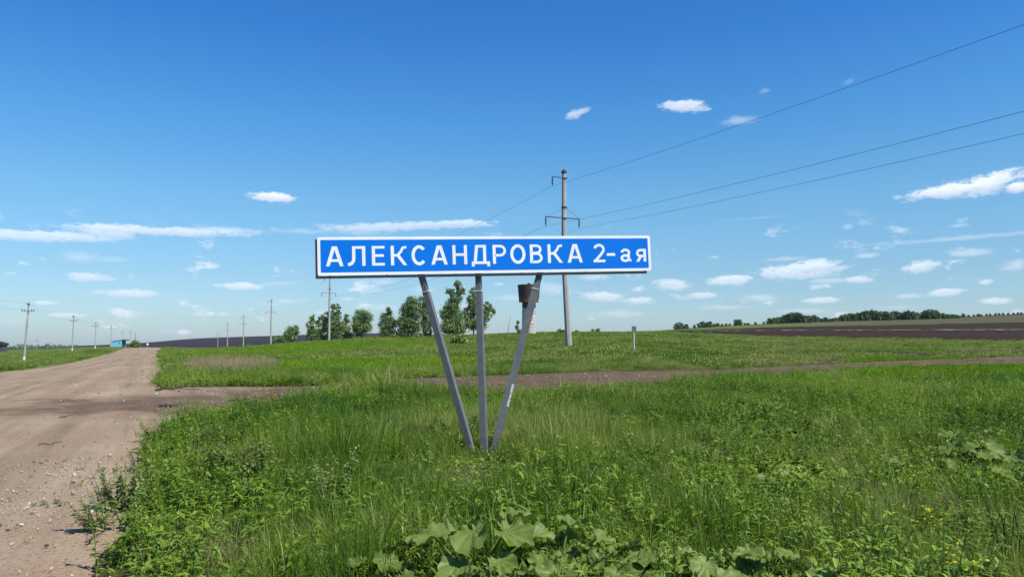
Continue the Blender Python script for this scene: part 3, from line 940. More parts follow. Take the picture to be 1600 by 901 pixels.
# darker leafy clumps dotted over the right of the near meadow
dkm = leafmat('dark_clump_leaves', [(0, (.024, .062, .006)), (.5, (.055, .115, .012)), (1, (.11, .19, .022))], trans=.28, gloss=.02)
dk = [herb_mesh(12, .30, .08, .032, .22, 16, [dkm]) for _ in range(3)] + [herb_mesh(10, .34, .06, .012, .2, 30, [dkm]) for _ in range(2)] + [blades_mesh('g', 60, .2, .25, .45, .009, dkm, lean=.6, seg=3, fan=1)]
x, y = polar_points(5.5, 34, .62, 44)
ok = regions(x, y) & (clearing(x, y) > .8) & (rng.uniform(size=len(x)) < .25 + .75 * sstep(px_of(x, y), 800, 1150)) & (fbm(x * .4, y * .4, 91, 2) > .42)
x, y = x[ok], y[ok]
scatter('dark_weed_clumps', 'darker green leafy clumps dotted through the near meadow', dk, np.stack([x, y, H(x, y)], 1), rng.uniform(.6, 1.35, len(x)), rng.uniform(.1, .8, len(x)), cat='weeds')
# dry seed stems in the foreground right
dst = [blades_mesh('g', 16, .14, .24, .42, .004, M['dry'], lean=.8) for _ in range(3)]
cxy = [gpt(1435, 815), gpt(1010, 770), gpt(690, 770), gpt(330, 880), gpt(1010, 655), gpt(600, 860), gpt(950, 660)]
pts = []
for i, c in enumerate(cxy):
    n = 90 if i == 0 else 34
    q = c[None] + rng.normal(size=(n, 2)) * (.42 if i == 0 else .25)
    pts.append(q)
q = np.concatenate(pts)
scatter('dry_seed_stems', 'pale brown seed stems standing among the green grass', dst, np.stack([q[:, 0], q[:, 1], H(q[:, 0], q[:, 1])], 1), rng.uniform(.7, 1.05, len(q)), rng.uniform(.3, .9, len(q)))
# sparse weeds and grass on the gravel
x, y = polar_points(3, 62, 3.0, 48)
onr = inpoly(x, y, ROADP) | inpoly(x, y, TRACKP)
ed = fbm(x * .8, y * .8, 71, 3)
near_edge = regions(x + .7, y + .3) | regions(x + .2, y - .6)
ok = onr & ((near_edge & (ed > .50)) | (ed > .80) | ((x > 11) & (ed > .36)))
x, y = x[ok], y[ok]
sp = [blades_mesh('g', 16, .09, .04, .13, .007, G, lean=.7, seg=2) for _ in range(3)]
scatter('road_edge_grass', 'sparse grass sprouts on the bare gravel edge', sp, np.stack([x, y, H(x, y) + .03], 1), rng.uniform(.6, 1.5, len(x)), rng.uniform(.3, .7, len(x)))

# pebbles
def pebble(seed):
    r = np.random.default_rng(seed)
    mb = MB()
    t = (1 + 5 ** .5) / 2
    v = np.array([(-1, t, 0), (1, t, 0), (-1, -t, 0), (1, -t, 0), (0, -1, t), (0, 1, t), (0, -1, -t), (0, 1, -t), (t, 0, -1), (t, 0, 1), (-t, 0, -1), (-t, 0, 1)]) / 1.9
    v = v * r.uniform(.75, 1.2, (12, 1)) * np.array((1, .8, .55))
    mb.poly(v, [(0, 11, 5), (0, 5, 1), (0, 1, 7), (0, 7, 10), (0, 10, 11), (1, 5, 9), (5, 11, 4), (11, 10, 2), (10, 7, 6), (7, 1, 8), (3, 9, 4), (3, 4, 2), (3, 2, 6), (3, 6, 8), (3, 8, 9), (4, 9, 5), (2, 4, 11), (6, 2, 10), (8, 6, 7), (9, 8, 1)])
    return mb


def on_road_z(x, y):
    return H(x, y) + .03


x1, y1 = polar_points(3, 12, 320, 48)
x2, y2 = polar_points(12, 34, 14, 48)
x = np.concatenate([x1, x2]); y = np.concatenate([y1, y2])
ok = inpoly(x, y, ROADP) | inpoly(x, y, TRACKP)
ok &= fbm(x * .7, y * .7, 81, 3) + rng.uniform(-.25, .25, len(x)) > .45
x, y = x[ok], y[ok]
sz = np.exp(rng.normal(size=len(x)) * .5) * .0045 * (1 + y / 16)
# height on the built road sheet, by nearest grid point
kx = H(x, y) + .012 + np.hypot(x, y) * 2.5e-4
s_ = (x * .912 + y * .41)
scatter('gravel', 'small pale stones strewn over the gravel road', [pebble(i).build('p', M['stone'], link=False) for i in range(5)],
        np.stack([x, y, kx + .035 * np.clip(1.0, 0, 1)], 1), sz, sz * 0, tilt=.6, cat='gravel')

# clods thrown up beside the track at the right
cl = MB()
ra = [gpt(*p) for p in [(1285, 566), (1360, 560), (1430, 555), (1500, 552), (1560, 549), (1640, 548)]]
ra = resample(np.array(ra), 420)
for i, (cx, cy) in enumerate(ra):
    s_ = rng.uniform(.08, .30) * (.35 + .65 * i / 420)
    p = pebble(1000 + i)
    ox, oy = rng.normal() * .35, rng.normal() * .9
    zz = h1(cx + ox, cy + oy)
    cl.poly([(cx + ox + v[0] * s_, cy + oy + v[1] * s_, zz + .05 + v[2] * s_ * 1.3) for v in p.v], p.f)
tag(cl.build('soil_clods', M['clod']), label='ridge of dark dug up clods along the right part of the track', cat='soil', kind='stuff')

# ------------------------------------------------------------------ the place name sign
DL, DR = 10.76, 11.86
BLp, BRp = at(496.5, 430.6, DL), at(1018, 422.6, DR)
TLp, TRp = at(495.2, 370.8, DL), at(1015.3, 367.4, DR)
ex = (BRp - BLp).normalized()
upv = ((TLp - BLp) + (TRp - BRp)).normalized()
ey = upv.cross(ex).normalized()       # into the picture
ez = ex.cross(ey).normalized()
SL = (BRp - BLp).length
SH = ((TLp - BLp).length + (TRp - BRp).length) / 2
S = Matrix(((ex.x, ey.x, ez.x, BLp.x), (ex.y, ey.y, ez.y, BLp.y), (ex.z, ey.z, ez.z, BLp.z), (0, 0, 0, 1)))
Sinv = S.inverted()


def on_sign(px, py):
    a, b = ray(px, py)
    o = Sinv @ Vector((0, 0, EYE)); t = Sinv @ Vector((a, 1, EYE + b))
    d = t - o
    k = -o.y / d.y
    q = o + d * k
    return q.x, q.z


ctr = BLp.lerp(BRp, .5)
base = at(755, 703, 11.22)
gz = h1(base.x, base.y)
sign = empty('place_name_sign', (base.x, base.y, gz), math.atan2(ex.y, ex.x), label='long blue place name sign with white Cyrillic letters on three grey V shaped posts', cat='road sign')


def rrect(x0, z0, x1, z1, r, n=5):
    pts = []
    for cx, cz, a0 in ((x1 - r, z0 + r, -90), (x1 - r, z1 - r, 0), (x0 + r, z1 - r, 90), (x0 + r, z0 + r, 180)):
        for k in range(n + 1):
            a = math.radians(a0 + 90 * k / n)
            pts.append((cx + r * math.cos(a), cz + r * math.sin(a)))
    return pts


pb = MB(); pb.prism(rrect(0, 0, SL, SH, .025), 0, .006)
pb.build('panel', M['white'], sign, S, world=True)
bd = .042
fb = MB(); fb.prism(rrect(bd, bd, SL - bd, SH - bd, .012), -.0012, .0)
tag(fb.build('blue_field', M['blue'], sign, S, world=True))
# angle iron frame behind the panel, sitting low and to the left of it
fr = MB()
fx0, fx1, fz0, fz1 = -.030, SL - .075, -.040, SH - .03
d0, d1 = .008, .052
fr.box(fx0, fx1, d0, d1, fz0, fz0 + .035)
fr.box(fx0, fx1, d0, d1, fz1 - .035, fz1)
fr.box(fx0, fx0 + .035, d0 + .001, d1 - .001, fz0 + .036, fz1 - .036)
fr.box(fx1 - .035, fx1, d0 + .001, d1 - .001, fz0 + .036, fz1 - .036)
for q in (.2, .4, .6, .8):
    fr.box(fx0 + (fx1 - fx0) * q - .015, fx0 + (fx1 - fx0) * q + .015, d0 + .002, d1 - .01, fz0 + .036, fz1 - .036)
fr.build('frame', M['black'], sign, S, world=True)


# letters, drawn as strokes: units of letter height
def strip(pts, t):
    pts = [Vector(p) for p in pts]
    closed = (pts[0] - pts[-1]).length < 1e-6
    L_, R2 = [], []
    for i, p in enumerate(pts):
        if closed:
            a = pts[i - 1] if i > 0 else pts[-2]; b = pts[i + 1] if i < len(pts) - 1 else pts[1]
        else:
            a = pts[max(i - 1, 0)]; b = pts[min(i + 1, len(pts) - 1)]
        d = (b - a).normalized(); n = Vector((-d.y, d.x))
        L_.append(p + n * t / 2); R2.append(p - n * t / 2)
    return [[tuple(L_[i]), tuple(L_[i + 1]), tuple(R2[i + 1]), tuple(R2[i])][::-1] for i in range(len(pts) - 1)]


def arc(cx, cy, rx_, ry_, a0, a1, n=14):
    return [(cx + rx_ * math.cos(math.radians(a0 + (a1 - a0) * k / n)), cy + ry_ * math.sin(math.radians(a0 + (a1 - a0) * k / n))) for k in range(n + 1)]


def rect(x0, y0, x1, y1):
    return [(x0, y0), (x1, y0), (x1, y1), (x0, y1)]


def glyph(ch, w, t=.162):
    b = t * .82     # thickness of level strokes
    g = []
    if ch == 'А':
        m_ = w / 2
        g += [[(0, 0), (t * 1.08, 0), (m_ + .055, 1), (m_ - .125, 1)], [(w - t * 1.08, 0), (w, 0), (m_ + .125, 1), (m_ - .055, 1)], rect(.2 * w, .22, .8 * w, .22 + b)]
    elif ch == 'Л':
        x0 = .24 * w
        g += [rect(w - t, 0, w, 1), rect(x0, 1 - b, w - t * .5, 1)]
        g += strip([(x0 + t / 2, 1 - b * .5), (x0 + t / 2, .42), (x0 + t * .4, .26), (x0 - .02, .13), (.0, .055)], t)
    elif ch == 'Е':
        g += [rect(0, 0, t, 1), rect(t * .5, 0, w, b), rect(t * .5, 1 - b, w, 1), rect(t * .5, .5 - b / 2 + .01, w * .93, .5 + b / 2 + .01)]
    elif ch == 'К':
        g += [rect(0, 0, t, 1)]
        g += strip([(t * .6, .5), (.42 * w, .52), (.62 * w, .70), (.74 * w, .90), (.97 * w, .93)], b)
        g += [[(w - t * 1.15, 0), (w, 0), (.5 * w, .58), (.5 * w - t, .52)]]
    elif ch == 'С':
        g += strip(arc(w / 2 + .01, .5, w / 2 - t / 2, .5 - t / 2 + .02, 42, 318, 26), t)
    elif ch == 'Н':
        g += [rect(0, 0, t, 1), rect(w - t, 0, w, 1), rect(t * .5, .44, w - t * .5, .44 + b)]
    elif ch == 'Д':
        g += [rect(.0, -.0, w, b), rect(0, -.13, t * .9, b * .5), rect(w - t * .9, -.13, w, b * .5), rect(.2 * w, 1 - b, .8 * w, 1)]
        g += [[(.10 * w, b * .5), (.10 * w + t, b * .5), (.2 * w + t, 1 - b * .5), (.2 * w, 1 - b * .5)], rect(.8 * w - t, b * .5, .8 * w, 1 - b * .5)]
    elif ch == 'Р':
        g += [rect(0, 0, t, 1)]
        ry_ = (.62 - b) / 2
        g += strip([(t * .5, 1 - b / 2)] + arc(.52 * w, 1 - b / 2 - ry_, .48 * w - t / 2, ry_, 90, -90, 12) + [(t * .5, 1 - b / 2 - 2 * ry_)], b)
    elif ch == 'О':
        g += strip(arc(w / 2, .5, w / 2 - t / 2, .5 - t / 2 + .02, 0, 360, 32), t)
    elif ch == 'В':
        g += [rect(0, 0, t, 1)]
        r1, r2 = (.50 - b) / 2 + .01, (.58 - b) / 2
        g += strip([(t * .5, 1 - b / 2)] + arc(.52 * w, 1 - b / 2 - r1, .42 * w - t / 2, r1, 90, -90, 12) + [(t * .5, 1 - b / 2 - 2 * r1)], b)
        g += strip([(t * .5, b / 2 + 2 * r2)] + arc(.52 * w, b / 2 + r2, .48 * w - t / 2, r2, 90, -90, 12) + [(t * .5, b / 2)], b)
    elif ch == '2':
        g += strip(arc(w * .5, .70, w / 2 - t / 2, .30 - b / 2, 165, -25, 16) + [(w * .62, .40), (.22 * w, .12), (.10 * w, .05)], b * 1.05)
        g += [rect(0, 0, w, b)]
    elif ch == '-':
        g += [rect(0, .34, w, .34 + b * 1.1)]
    elif ch == 'а':
        q = .135
        g += strip(arc(w * .45, .47, w * .36, .19, 165, 20, 12) + [(w - .27 * w, .40), (w - .25 * w, .14), (w - .05 * w, .05)], q)
        g += strip(arc(w * .42, .205, w * .33, .145, 0, 360, 22), q)
    elif ch == 'я':
        q = .135
        g += [rect(w - .16, 0, w, .70)]
        g += strip([(w - .1, .70 - q / 2)] + arc(w * .48, .47, w * .34, .165, 90, 270, 12) + [(w - .1, .305)], q)
        g += [[(0, 0), (.18, 0), (.62 * w, .30), (.62 * w - .17, .30)]]
    return g


LT = [('А', 509, 536.4), ('Л', 543.6, 570.8), ('Е', 581, 601), ('К', 610.6, 635.9), ('С', 642.6, 666.6), ('А', 673.6, 699.2), ('Н', 707, 729.8), ('Д', 736.8, 765.2),
      ('Р', 769.9, 791.2), ('О', 797.3, 821), ('В', 828, 848), ('К', 855.8, 879.2), ('А', 886.6, 910.2), ('2', 927, 945.4), ('-', 948, 961), ('а', 969.6, 986.6), ('я', 993.4, 1009.4)]
zb = on_sign(522, 415.8)[1]; zt_ = on_sign(522, 384.9)[1]
zb2 = on_sign(898, 410.1)[1]; zt2 = on_sign(898, 381.3)[1]
for ch, p0, p1 in LT:
    x0, _ = on_sign(p0, 398); x1, _ = on_sign(p1, 398)
    f = (p0 - 522) / (898 - 522)
    zb_ = zb + (zb2 - zb) * f; hh = (zt_ - zb) + ((zt2 - zb2) - (zt_ - zb)) * f
    mb = MB()
    for k, pg in enumerate(glyph(ch, (x1 - x0) / hh)):
        a = sum(pg[i][0] * pg[(i + 1) % len(pg)][1] - pg[(i + 1) % len(pg)][0] * pg[i][1] for i in range(len(pg)))
        if a < 0: pg = pg[::-1]
        mb.prism([(x0 + q[0] * hh, zb_ + q[1] * hh) for q in pg], -.0030 - .00008 * (k % 7), -.0011)
    mb.build('letter' if ch not in '2-' else ('digit' if ch == '2' else 'hyphen'), M['white'], sign, S, world=True)
# three square tube posts; each lower tube has a lip where the thinner stub of the panel enters it
PO = [((659.3, 433), (737.5, 706)), ((747.5, 432), (757.0, 700)), ((842.5, 430), (773.0, 698))]
for i, ((tx_, ty_), (bx_, by_)) in enumerate(PO):
    f = (tx_ - 496.5) / (1018 - 496.5)
    dt = DL + (DR - DL) * f * .97 + .10
    T_ = at(tx_, ty_, dt)
    T_ = T_ + (T_ - at(bx_, by_, 11.25)).normalized() * .12
    B_ = at(bx_, by_, 11.2 + .05 * i)
    dirv = (T_ - B_).normalized()
    low = B_ - dirv * .35
    J = B_.lerp(T_, 1 - (.215 + .12) / (T_ - B_).length)
    # post frame turned a little so that its left side shows
    yaw = math.radians(-17)
    fx = Vector((math.cos(yaw), math.sin(yaw), 0)); fy = dirv.cross(fx).normalized() * -1
    fy = fx.cross(dirv).normalized() * -1
    fx = dirv.cross(fy).normalized()
    if fx.x < 0: fx = -fx

    def tubebox(a, b_, w):
        mb = MB(); h_ = w / 2
        vs = []
        for p in (a, b_):
            for sx_, sy_ in ((-1, -1), (1, -1), (1, 1), (-1, 1)):
                vs.append(p + fx * h_ * sx_ + fy * h_ * sy_)
        mb.poly(vs, [(0, 1, 5, 4), (1, 2, 6, 5), (2, 3, 7, 6), (3, 0, 4, 7), (4, 5, 6, 7), (3, 2, 1, 0)])
        return mb
    w = .089
    lo_ = tubebox(low, J, w)
    po = lo_.build('post', M['post'], sign, world=True)
    up_ = tubebox(J, T_, w - .012).build('post_stub', M['post'], sign, world=True)
    lip = tubebox(J - dirv * .012, J + dirv * .003, w + .012)
    lo2 = lip.build('sunlit_lip', M['chip_and_glint'], po, world=False)  # white colour on the lip paints in sunlight on the tube's top edge
    lo2.data.transform(sign.matrix_world.inverted())
    if i == 2:     # white paint patches along the right edge of the right hand post
        for q0, q1, oo in ((.222, .262, .0), (.266, .292, .004), (.296, .345, -.003)):
            ch = MB()
            a = B_.lerp(T_, q0); b_ = B_.lerp(T_, q1)
            off = -fy if (-fy).y < 0 else fy
            e0 = fx * (w / 2 - .012 + oo); e1 = fx * (w / 2 + .0005)
            n_ = off * (w / 2 + .002)
            ch.poly([a + e0 + n_, a + e1 + n_, b_ + e1 + n_, b_ + e0 * .95 + n_, a + e1 - off * .02, b_ + e1 - off * .02], [(0, 1, 2, 3), (1, 4, 5, 2)])
            c_ = ch.build('paint_patch', M['chip_and_glint'], po)
            c_.data.transform(sign.matrix_world.inverted())


# ------------------------------------------------------------------ power lines
def insulator_string(p, L, parent, r=.12, n=5):
    mb = MB()
    prof = [(.02, 0)]
    for k in range(n):
        z = -.12 - k * (L - .25) / n
        prof += [(.025, z), (r, z - .02), (r * .9, z - .06), (.03, z - .08)]
    prof += [(.02, -L)]
    mb.lathe(prof, 10, p[0], p[1])
    mb.v = [(v[0], v[1], v[2] + p[2]) for v in mb.v]
    return mb.build('insulator', M['insul'], parent)


LINEDIR = Vector((-48, 114, 0)).normalized()
ARM = Vector((LINEDIR.y, -LINEDIR.x, 0))      # to the right, across the line


def line_pole(px, by, d, Hh, label, first=False):
    b = at(px, by, d)
    g = h1(b.x, b.y)
    g = min(g, b.z)
    root = empty('power_line_pole', (b.x, b.y, g), math.atan2(ARM.y, ARM.x), label=label, cat='utility pole', group='concrete poles of the high line')
    Hh = Hh + (b.z - g)
    lean = -.05 if first else 0.0       # in local x, top leaning left
    k = Hh / 15.9
    mb = MB(); mb.tube([(0, 0, -.5), (lean * Hh * .6, 0, Hh * .5), (lean * Hh * .55, 0, Hh)], [.31 * k, .26 * k, .19 * k], 8)
    mb.v = [(v[0], v[1], v[2]) for v in mb.v]
    pole = mb.build('pole', M['concrete'], root, smooth=False)
    cx = lean * Hh * .56

    def zf(f): return Hh * (1 - f)
    z1, z2, zs, zt = zf(.043), zf(.272), zf(.21), zf(.0)
    am = MB(); am.tube([(cx + .25 * k, -.22 * k, z1), (cx - 1.32 * k, -.22 * k, z1)], .05 * k, 4); am.build('crossarm', M['steel'], root)
    am = MB(); am.tube([(cx + 1.45 * k, -.24 * k, z2), (cx - 2.02 * k, -.24 * k, z2)], .055 * k, 4); am.build('crossarm', M['steel'], root)
    st = MB(); st.tube([(cx, -.15 * k, zt + .02), (cx - 1.25 * k, -.2 * k, z1)], .014 * k, 4); st.build('stay_rod', M['steel'], root)
    for e in (1.38, -1.95):
        st = MB(); st.tube([(cx, -.2 * k, zs), (cx + e * k, -.24 * k, z2)], .014 * k, 4); st.build('stay_rod', M['steel'], root)
    bnd = MB(); bnd.lathe([(.25 * k, zs - .08), (.25 * k, zs + .08)], 10, cx, 0); bnd.build('band', M['steel'], root)
    cp = MB(); cp.lathe([(.21 * k, zt - .25), (.24 * k, zt - .2), (.24 * k, zt - .02), (.1 * k, zt + .12)], 10, cx, 0); cp.build('cap', M['steel'], root)
    pts = []
    for e, z in ((-1.28, z1), (1.38, z2), (-1.95, z2)):
        insulator_string((cx + e * k, -.24 * k, z), .85 * k, root, .10 * k)
        pts.append((cx + e * k, -.24 * k, z - .85 * k))
    bpy.context.view_layer.update()
    return [root.matrix_world @ Vector(p) for p in pts]


def wire(a, b, sag, r, label, group, n=26):
    mb = MB()
    pts = []
    for i in range(n + 1):
        t = i / n
        p = a.lerp(b, t); p.z -= sag * 4 * t * (1 - t)
        pts.append(p)
    mb.tube(pts, r, 4, cap=False)
    o = mb.build('power_wire', M['wire'])
    return tag(o, label=label, cat='wire', group=group)


A1 = line_pole(889.5, 543, 70, 278 * 70 / F * 1.0, 'tall concrete power pole standing right behind the blue sign', True)
A2 = line_pole(514, 533.5, 184, 15.9, 'concrete power pole in front of the tree clump, below the left end of the sign')
A3 = line_pole(423, 538, 285, 16.5, 'concrete power pole beside the lone round bush on the left skyline')
A4 = line_pole(380, 542, 390, 16.0, 'second thin pole from the left in front of the dark field')
A5 = line_pole(355, 543, 500, 16.2, 'thin middle pole of the three far ones in front of the dark field')
A6 = line_pole(340, 544, 720, 16.2, 'smallest and farthest pole of the high line in front of the dark field')
A0 = [Vector((53, -44, 0)) + (p - Vector((A1[0].x, A1[0].y, 0))) for p in A1]
for k in range(3):
    A0[k].z = A1[k].z + .3
ORD = ['leftmost', 'second', 'third', 'fourth', 'fifth', 'sixth', 'seventh', 'eighth', 'ninth', 'tenth', 'eleventh', 'twelfth', 'thirteenth', 'fourteenth', 'fifteenth', 'sixteenth', 'seventeenth', 'eighteenth', 'nineteenth', 'twentieth']
WHICH = ['upper single', 'lower right arm', 'lower left arm']
WL = ['highest power wire, rising to the upper right corner', 'middle power wire, crossing the sky to the right', 'lowest power wire, crossing the sky to the right']
for k in range(3):
    wire(A1[k], A0[k], 1.6, .010, WL[k], 'wires of the high line', 60)
    for a, b in ((A1, A2), (A2, A3), (A3, A4), (A4, A5), (A5, A6)):
        lb = WHICH[k] + {id(A1): ' power wire from the tall pole down behind the sign', id(A2): ' wire between the pole by the trees and the third pole', id(A3): ' wire between the third and fourth poles behind the sign', id(A4): ' wire between the fourth pole and the middle far pole', id(A5): ' wire running to the farthest smallest pole'}[id(a)]
        wire(a[k], b[k], 1.6, .010, lb, 'wires of the high line')


def low_pole(px, by, d, Hh, label, aframe=False, lean=0.0, whit=.9, arms=1):
    b = at(px, by, d)
    g = min(h1(b.x, b.y), b.z)
    root = empty('roadside_pole', (b.x, b.y, g), math.radians(0), label=label, cat='utility pole', group='low poles along the left of the road')
    Hh += b.z - g
    mb = MB(); mb.tube([(0, 0, -.4), (lean * Hh, 0, Hh)], [.17, .11], 8); mb.build('pole', M['concrete'], root)
    wb = MB(); wb.tube([(0, 0, .0), (lean * whit, 0, whit)], [.185, .178], 8); wb.build('whitewashed_foot', M['whitewash'], root)
    if aframe:
        a = MB(); a.tube([(1.9, 0, -.3), (lean * Hh, 0, Hh * .8)], [.16, .12], 6); a.build('strut', M['concrete'], root)
        a = MB(); a.tube([(-1.6, 1.0, -.3), (lean * Hh, 0, Hh * .78)], [.16, .12], 6); a.build('strut', M['concrete'], root)
    za = Hh - 1.25
    cx = lean * Hh
    a = MB(); a.tube([(cx - .95, -.14, za), (cx + .95, -.14, za)], .045, 4); arm = a.build('crossarm', M['steel'], root)
    a = MB(); a.tube([(cx - .2, -.1, Hh - .3), (cx + .2, -.1, Hh - .3)], .05, 4); a.build('top_bracket', M['steel'], root)
    P = []
    for e, z in ((-.9, za), (-.55, za), (.55, za), (.9, za), (-.18, Hh - .3), (.18, Hh - .3)):
        q = MB(); q.lathe([(.02, 0), (.02, .08), (.075, .1), (.075, .16), (.045, .2), (.055, .26), (.02, .29)], 8, cx + e, -.14)
        q.v = [(v[0], v[1], v[2] + z) for v in q.v]
        q.build('pin_insulator', M['insul'], root)
        P.append(Vector((b.x + cx + e, b.y - .14, g + z + .22)))
    return P


Q1 = low_pole(37, 565.5, 115, 8.85, 'nearest leftmost concrete pole with a four pin crossarm beside the road', lean=.045)
Q2 = low_pole(112.5, 549.5, 185, 8.7, 'second concrete roadside pole from the left', lean=.01)
Q3 = low_pole(148.5, 545.5, 243, 8.5, 'third concrete roadside pole from the left')
Q4 = low_pole(173.2, 541.5, 319, 8.7, 'fourth roadside pole, at the left edge of the turquoise bus shelter')
Q6 = low_pole(203, 542, 395, 8.6, 'thin pole between the bus shelter and the bright green bush')
Q5 = low_pole(190.8, 541.5, 425, 8.7, 'far pole sticking up behind the roof of the bus shelter')
Q7 = low_pole(211, 542, 480, 8.8, 'braced far pole rising behind the bright green bush', aframe=True)
Q0 = [p + (Q1[0] - Q2[0]) for p in Q1]
low_pole(57.3, 546.5, 470, 6.6, 'tiny lone pole far off in the left meadow')
seqs = [(Q1, Q0), (Q1, Q2), (Q2, Q3), (Q3, Q4)]
for j, (a, b) in enumerate(seqs):
    for k in (0, 3, 4, 5):
        wire(a[k], b[k], .6, .006, 'faint ' + {0: 'left arm', 3: 'right arm', 4: 'top left', 5: 'top right'}[k] + ' wire ' + ['from the nearest roadside pole out of the left edge', 'between the nearest and second roadside poles', 'between the second and third roadside poles', 'between the third and fourth roadside poles'][j], 'wires of the low line', 10)

# ------------------------------------------------------------------ trees
def add_cards(mb, c, n, sig, size, r):
    c = np.asarray(c)
    p = c[None] + r.normal(size=(n, 3)) * sig
    for q in p:
        a = Vector(r.normal(size=3)).normalized(); b = a.cross(Vector(r.normal(size=3))).normalized()
        s_ = size * r.uniform(.6, 1.3)
        q = Vector(q)
        mb.poly([q - a * s_ * .5, q + b * s_ * .32, q + a * s_ * .5, q - b * s_ * .32], [(0, 1, 2, 3)])


def tree_parts(lobes, th, tr, card, dens, seed, trunkz=None):
    """lobes: (x, z, rx, rz) in metres about the foot; returns trunk and crown builders"""
    r = np.random.default_rng(seed)
    tk, cr = MB(), MB()
    top = max(l[1] + l[3] * .5 for l in lobes)
    x0 = 0
    main = max(lobes, key=lambda l: l[1])
    pts = [Vector((0, 0, -.3)), Vector((main[0] * .3, 0, top * .35)), Vector((main[0] * .8, .1, top * .7)), Vector((main[0], 0, top * .95))]
    tk.tube(pts, [tr, tr * .75, tr * .45, tr * .15], 7)
    for (lx, lz, lr, lh) in lobes:
        ly = r.normal() * lr * .25
        s0 = pts[0].lerp(pts[2], min(.8, max(.15, (lz - lh * .6) / top)))
        tk.tube([s0, Vector((lx * .6 + s0.x * .4, ly * .5, lz - lh * .4)), Vector((lx, ly, lz + lh * .3))], [tr * .45, tr * .3, tr * .1], 5, cap=False)
        ncl = int(dens * lr * lr * lh / (card ** 3) * .40) + 12
        for k in range(ncl):
            v = Vector(r.normal(size=3)).normalized() * (r.uniform(.25, 1.0) ** .5)
            c = (lx + v.x * lr * .95, ly + v.y * lr * .95, lz + v.z * lh * 1.0)
            if k % 4 == 0:
                tk.tube([s0.lerp(Vector((lx, ly, lz)), .6), Vector(c)], [tr * .12, tr * .04], 3, cap=False)
            add_cards(cr, c, 30, np.array((.20, .20, .16)) * lr * r.uniform(.6, 1.25), card, r)
    return tk, cr


def tree(px, by, d, lobes_px, label, name='poplar_tree', seed=1, card=.37, dens=1.0, m='tree', cat='tree', tr=.22, group=None):
    """lobes in photo pixels about the foot, turned into metres at the tree's distance"""
    b = at(px, by, d)
    g = h1(b.x, b.y)
    k = d / F
    root = empty(name, (b.x, b.y, min(g, b.z)), 0, label=label, cat=cat, group=group)
    lift = b.z - min(g, b.z)
    lobes = [((lx - px) * k, (by - lz) * k + lift, rx_ * k * 1.18, rz_ * k * 1.05) for lx, lz, rx_, rz_ in lobes_px]
    tk, cr = tree_parts(lobes, 0, tr, card, dens, seed)
    tk.build('trunk', M['bark'], root)
    cr.build('crown', M[m], root)
    return root


tree(455, 534, 250, [(455, 521, 8, 11), (462, 515, 5, 8), (449, 524, 5, 7)], 'small dark bush shaped tree right of the third tall pole', 'small_tree', 11, .42)
tree(437, 536, 300, [(433, 531, 6, 4), (440, 529, 6, 5)], 'low dark bush between the pole and the leftmost small tree', 'bush', 12, .4, cat='bush', tr=.1)
tree(487, 531, 215, [(487, 498, 4, 7), (486, 509, 6, 9), (488, 522, 8, 8)], 'slim poplar, leftmost of the tree group behind the pole', seed=13)
tree(495, 531, 220, [(500, 496, 4, 5), (496, 505, 4, 6), (493, 520, 7, 9)], 'thin leaning poplar with a dark tuft at its tip', seed=14)
tree(511, 531, 208, [(512, 495, 5, 8), (510, 508, 8, 11), (507, 522, 10, 9)], 'poplar directly behind the second tall pole', seed=15)
tree(524, 531, 206, [(520, 480, 4, 7), (528, 483, 4, 8), (522, 495, 8, 10), (526, 508, 10, 12), (522, 522, 11, 9)], 'tallest twin tipped poplar of the clump right of the pole', seed=16)
tree(541, 531, 210, [(541, 497, 4, 7), (539, 509, 6, 9), (543, 521, 8, 9)], 'slim poplar at the right end of the clump', seed=17)
tree(565, 529, 206, [(565, 492, 9, 8), (560, 505, 10, 10), (573, 497, 8, 9), (569, 512, 10, 9), (559, 518, 7, 7)], 'round headed tree with silvery trunk between two gaps', 'round_tree', 18)
tree(605, 529, 206, [(606, 487, 5, 7), (604, 497, 9, 9), (600, 509, 9, 8), (612, 506, 7, 9), (606, 521, 11, 7)], 'cone shaped tree left of the wide tree and sign post', 'cone_tree', 19)
tree(640, 530, 204, [(643, 474, 9, 10), (636, 487, 10, 11), (649, 488, 9, 12), (632, 504, 11, 11), (645, 508, 12, 12), (633, 520, 12, 8)], 'wide grey green tree left of the left sign post', 'wide_tree', 20)
tree(662, 530, 206, [(660, 473, 8, 9), (664, 487, 8, 11), (666, 504, 8, 11), (668, 517, 7, 9)], 'narrow dark tree partly behind the left sign post', 'narrow_tree', 21)
tree(708, 530, 203, [(715, 444, 6, 6), (704, 456, 6, 6), (720, 455, 6, 7), (711, 466, 9, 8), (706, 480, 10, 10), (698, 490, 10, 12), (712, 496, 11, 12), (701, 509, 12, 12), (716, 514, 10, 10)], 'tall ragged poplar between the left and middle sign posts', seed=22, dens=1.1)
tree(740, 527, 205, [(741, 456, 6, 10), (737, 470, 7, 9), (743, 482, 9, 10), (733, 490, 9, 10), (738, 505, 11, 10)], 'tall tree just left of the middle sign post', 'tall_tree', 23)
tree(752, 527, 203, [(762, 478, 6, 7), (766, 487, 6, 8), (757, 494, 7, 10), (752, 506, 8, 8)], 'tree leaning out right of the middle sign post', 'leaning_tree', 24)
tree(718, 545, 100, [(717, 528, 9, 6), (712, 535, 9, 6), (722, 536, 8, 7)], 'young bright green bush on the meadow below the tall poplar', 'young_bush', 25, .22, .9, m='treeyellow', cat='bush', tr=.05)
tree(655, 531, 200, [(655, 524, 5, 4), (660, 527, 4, 3)], 'low bright green bush at the foot of the wide tree', 'bush', 26, .3, m='treeyellow', cat='bush', tr=.06)
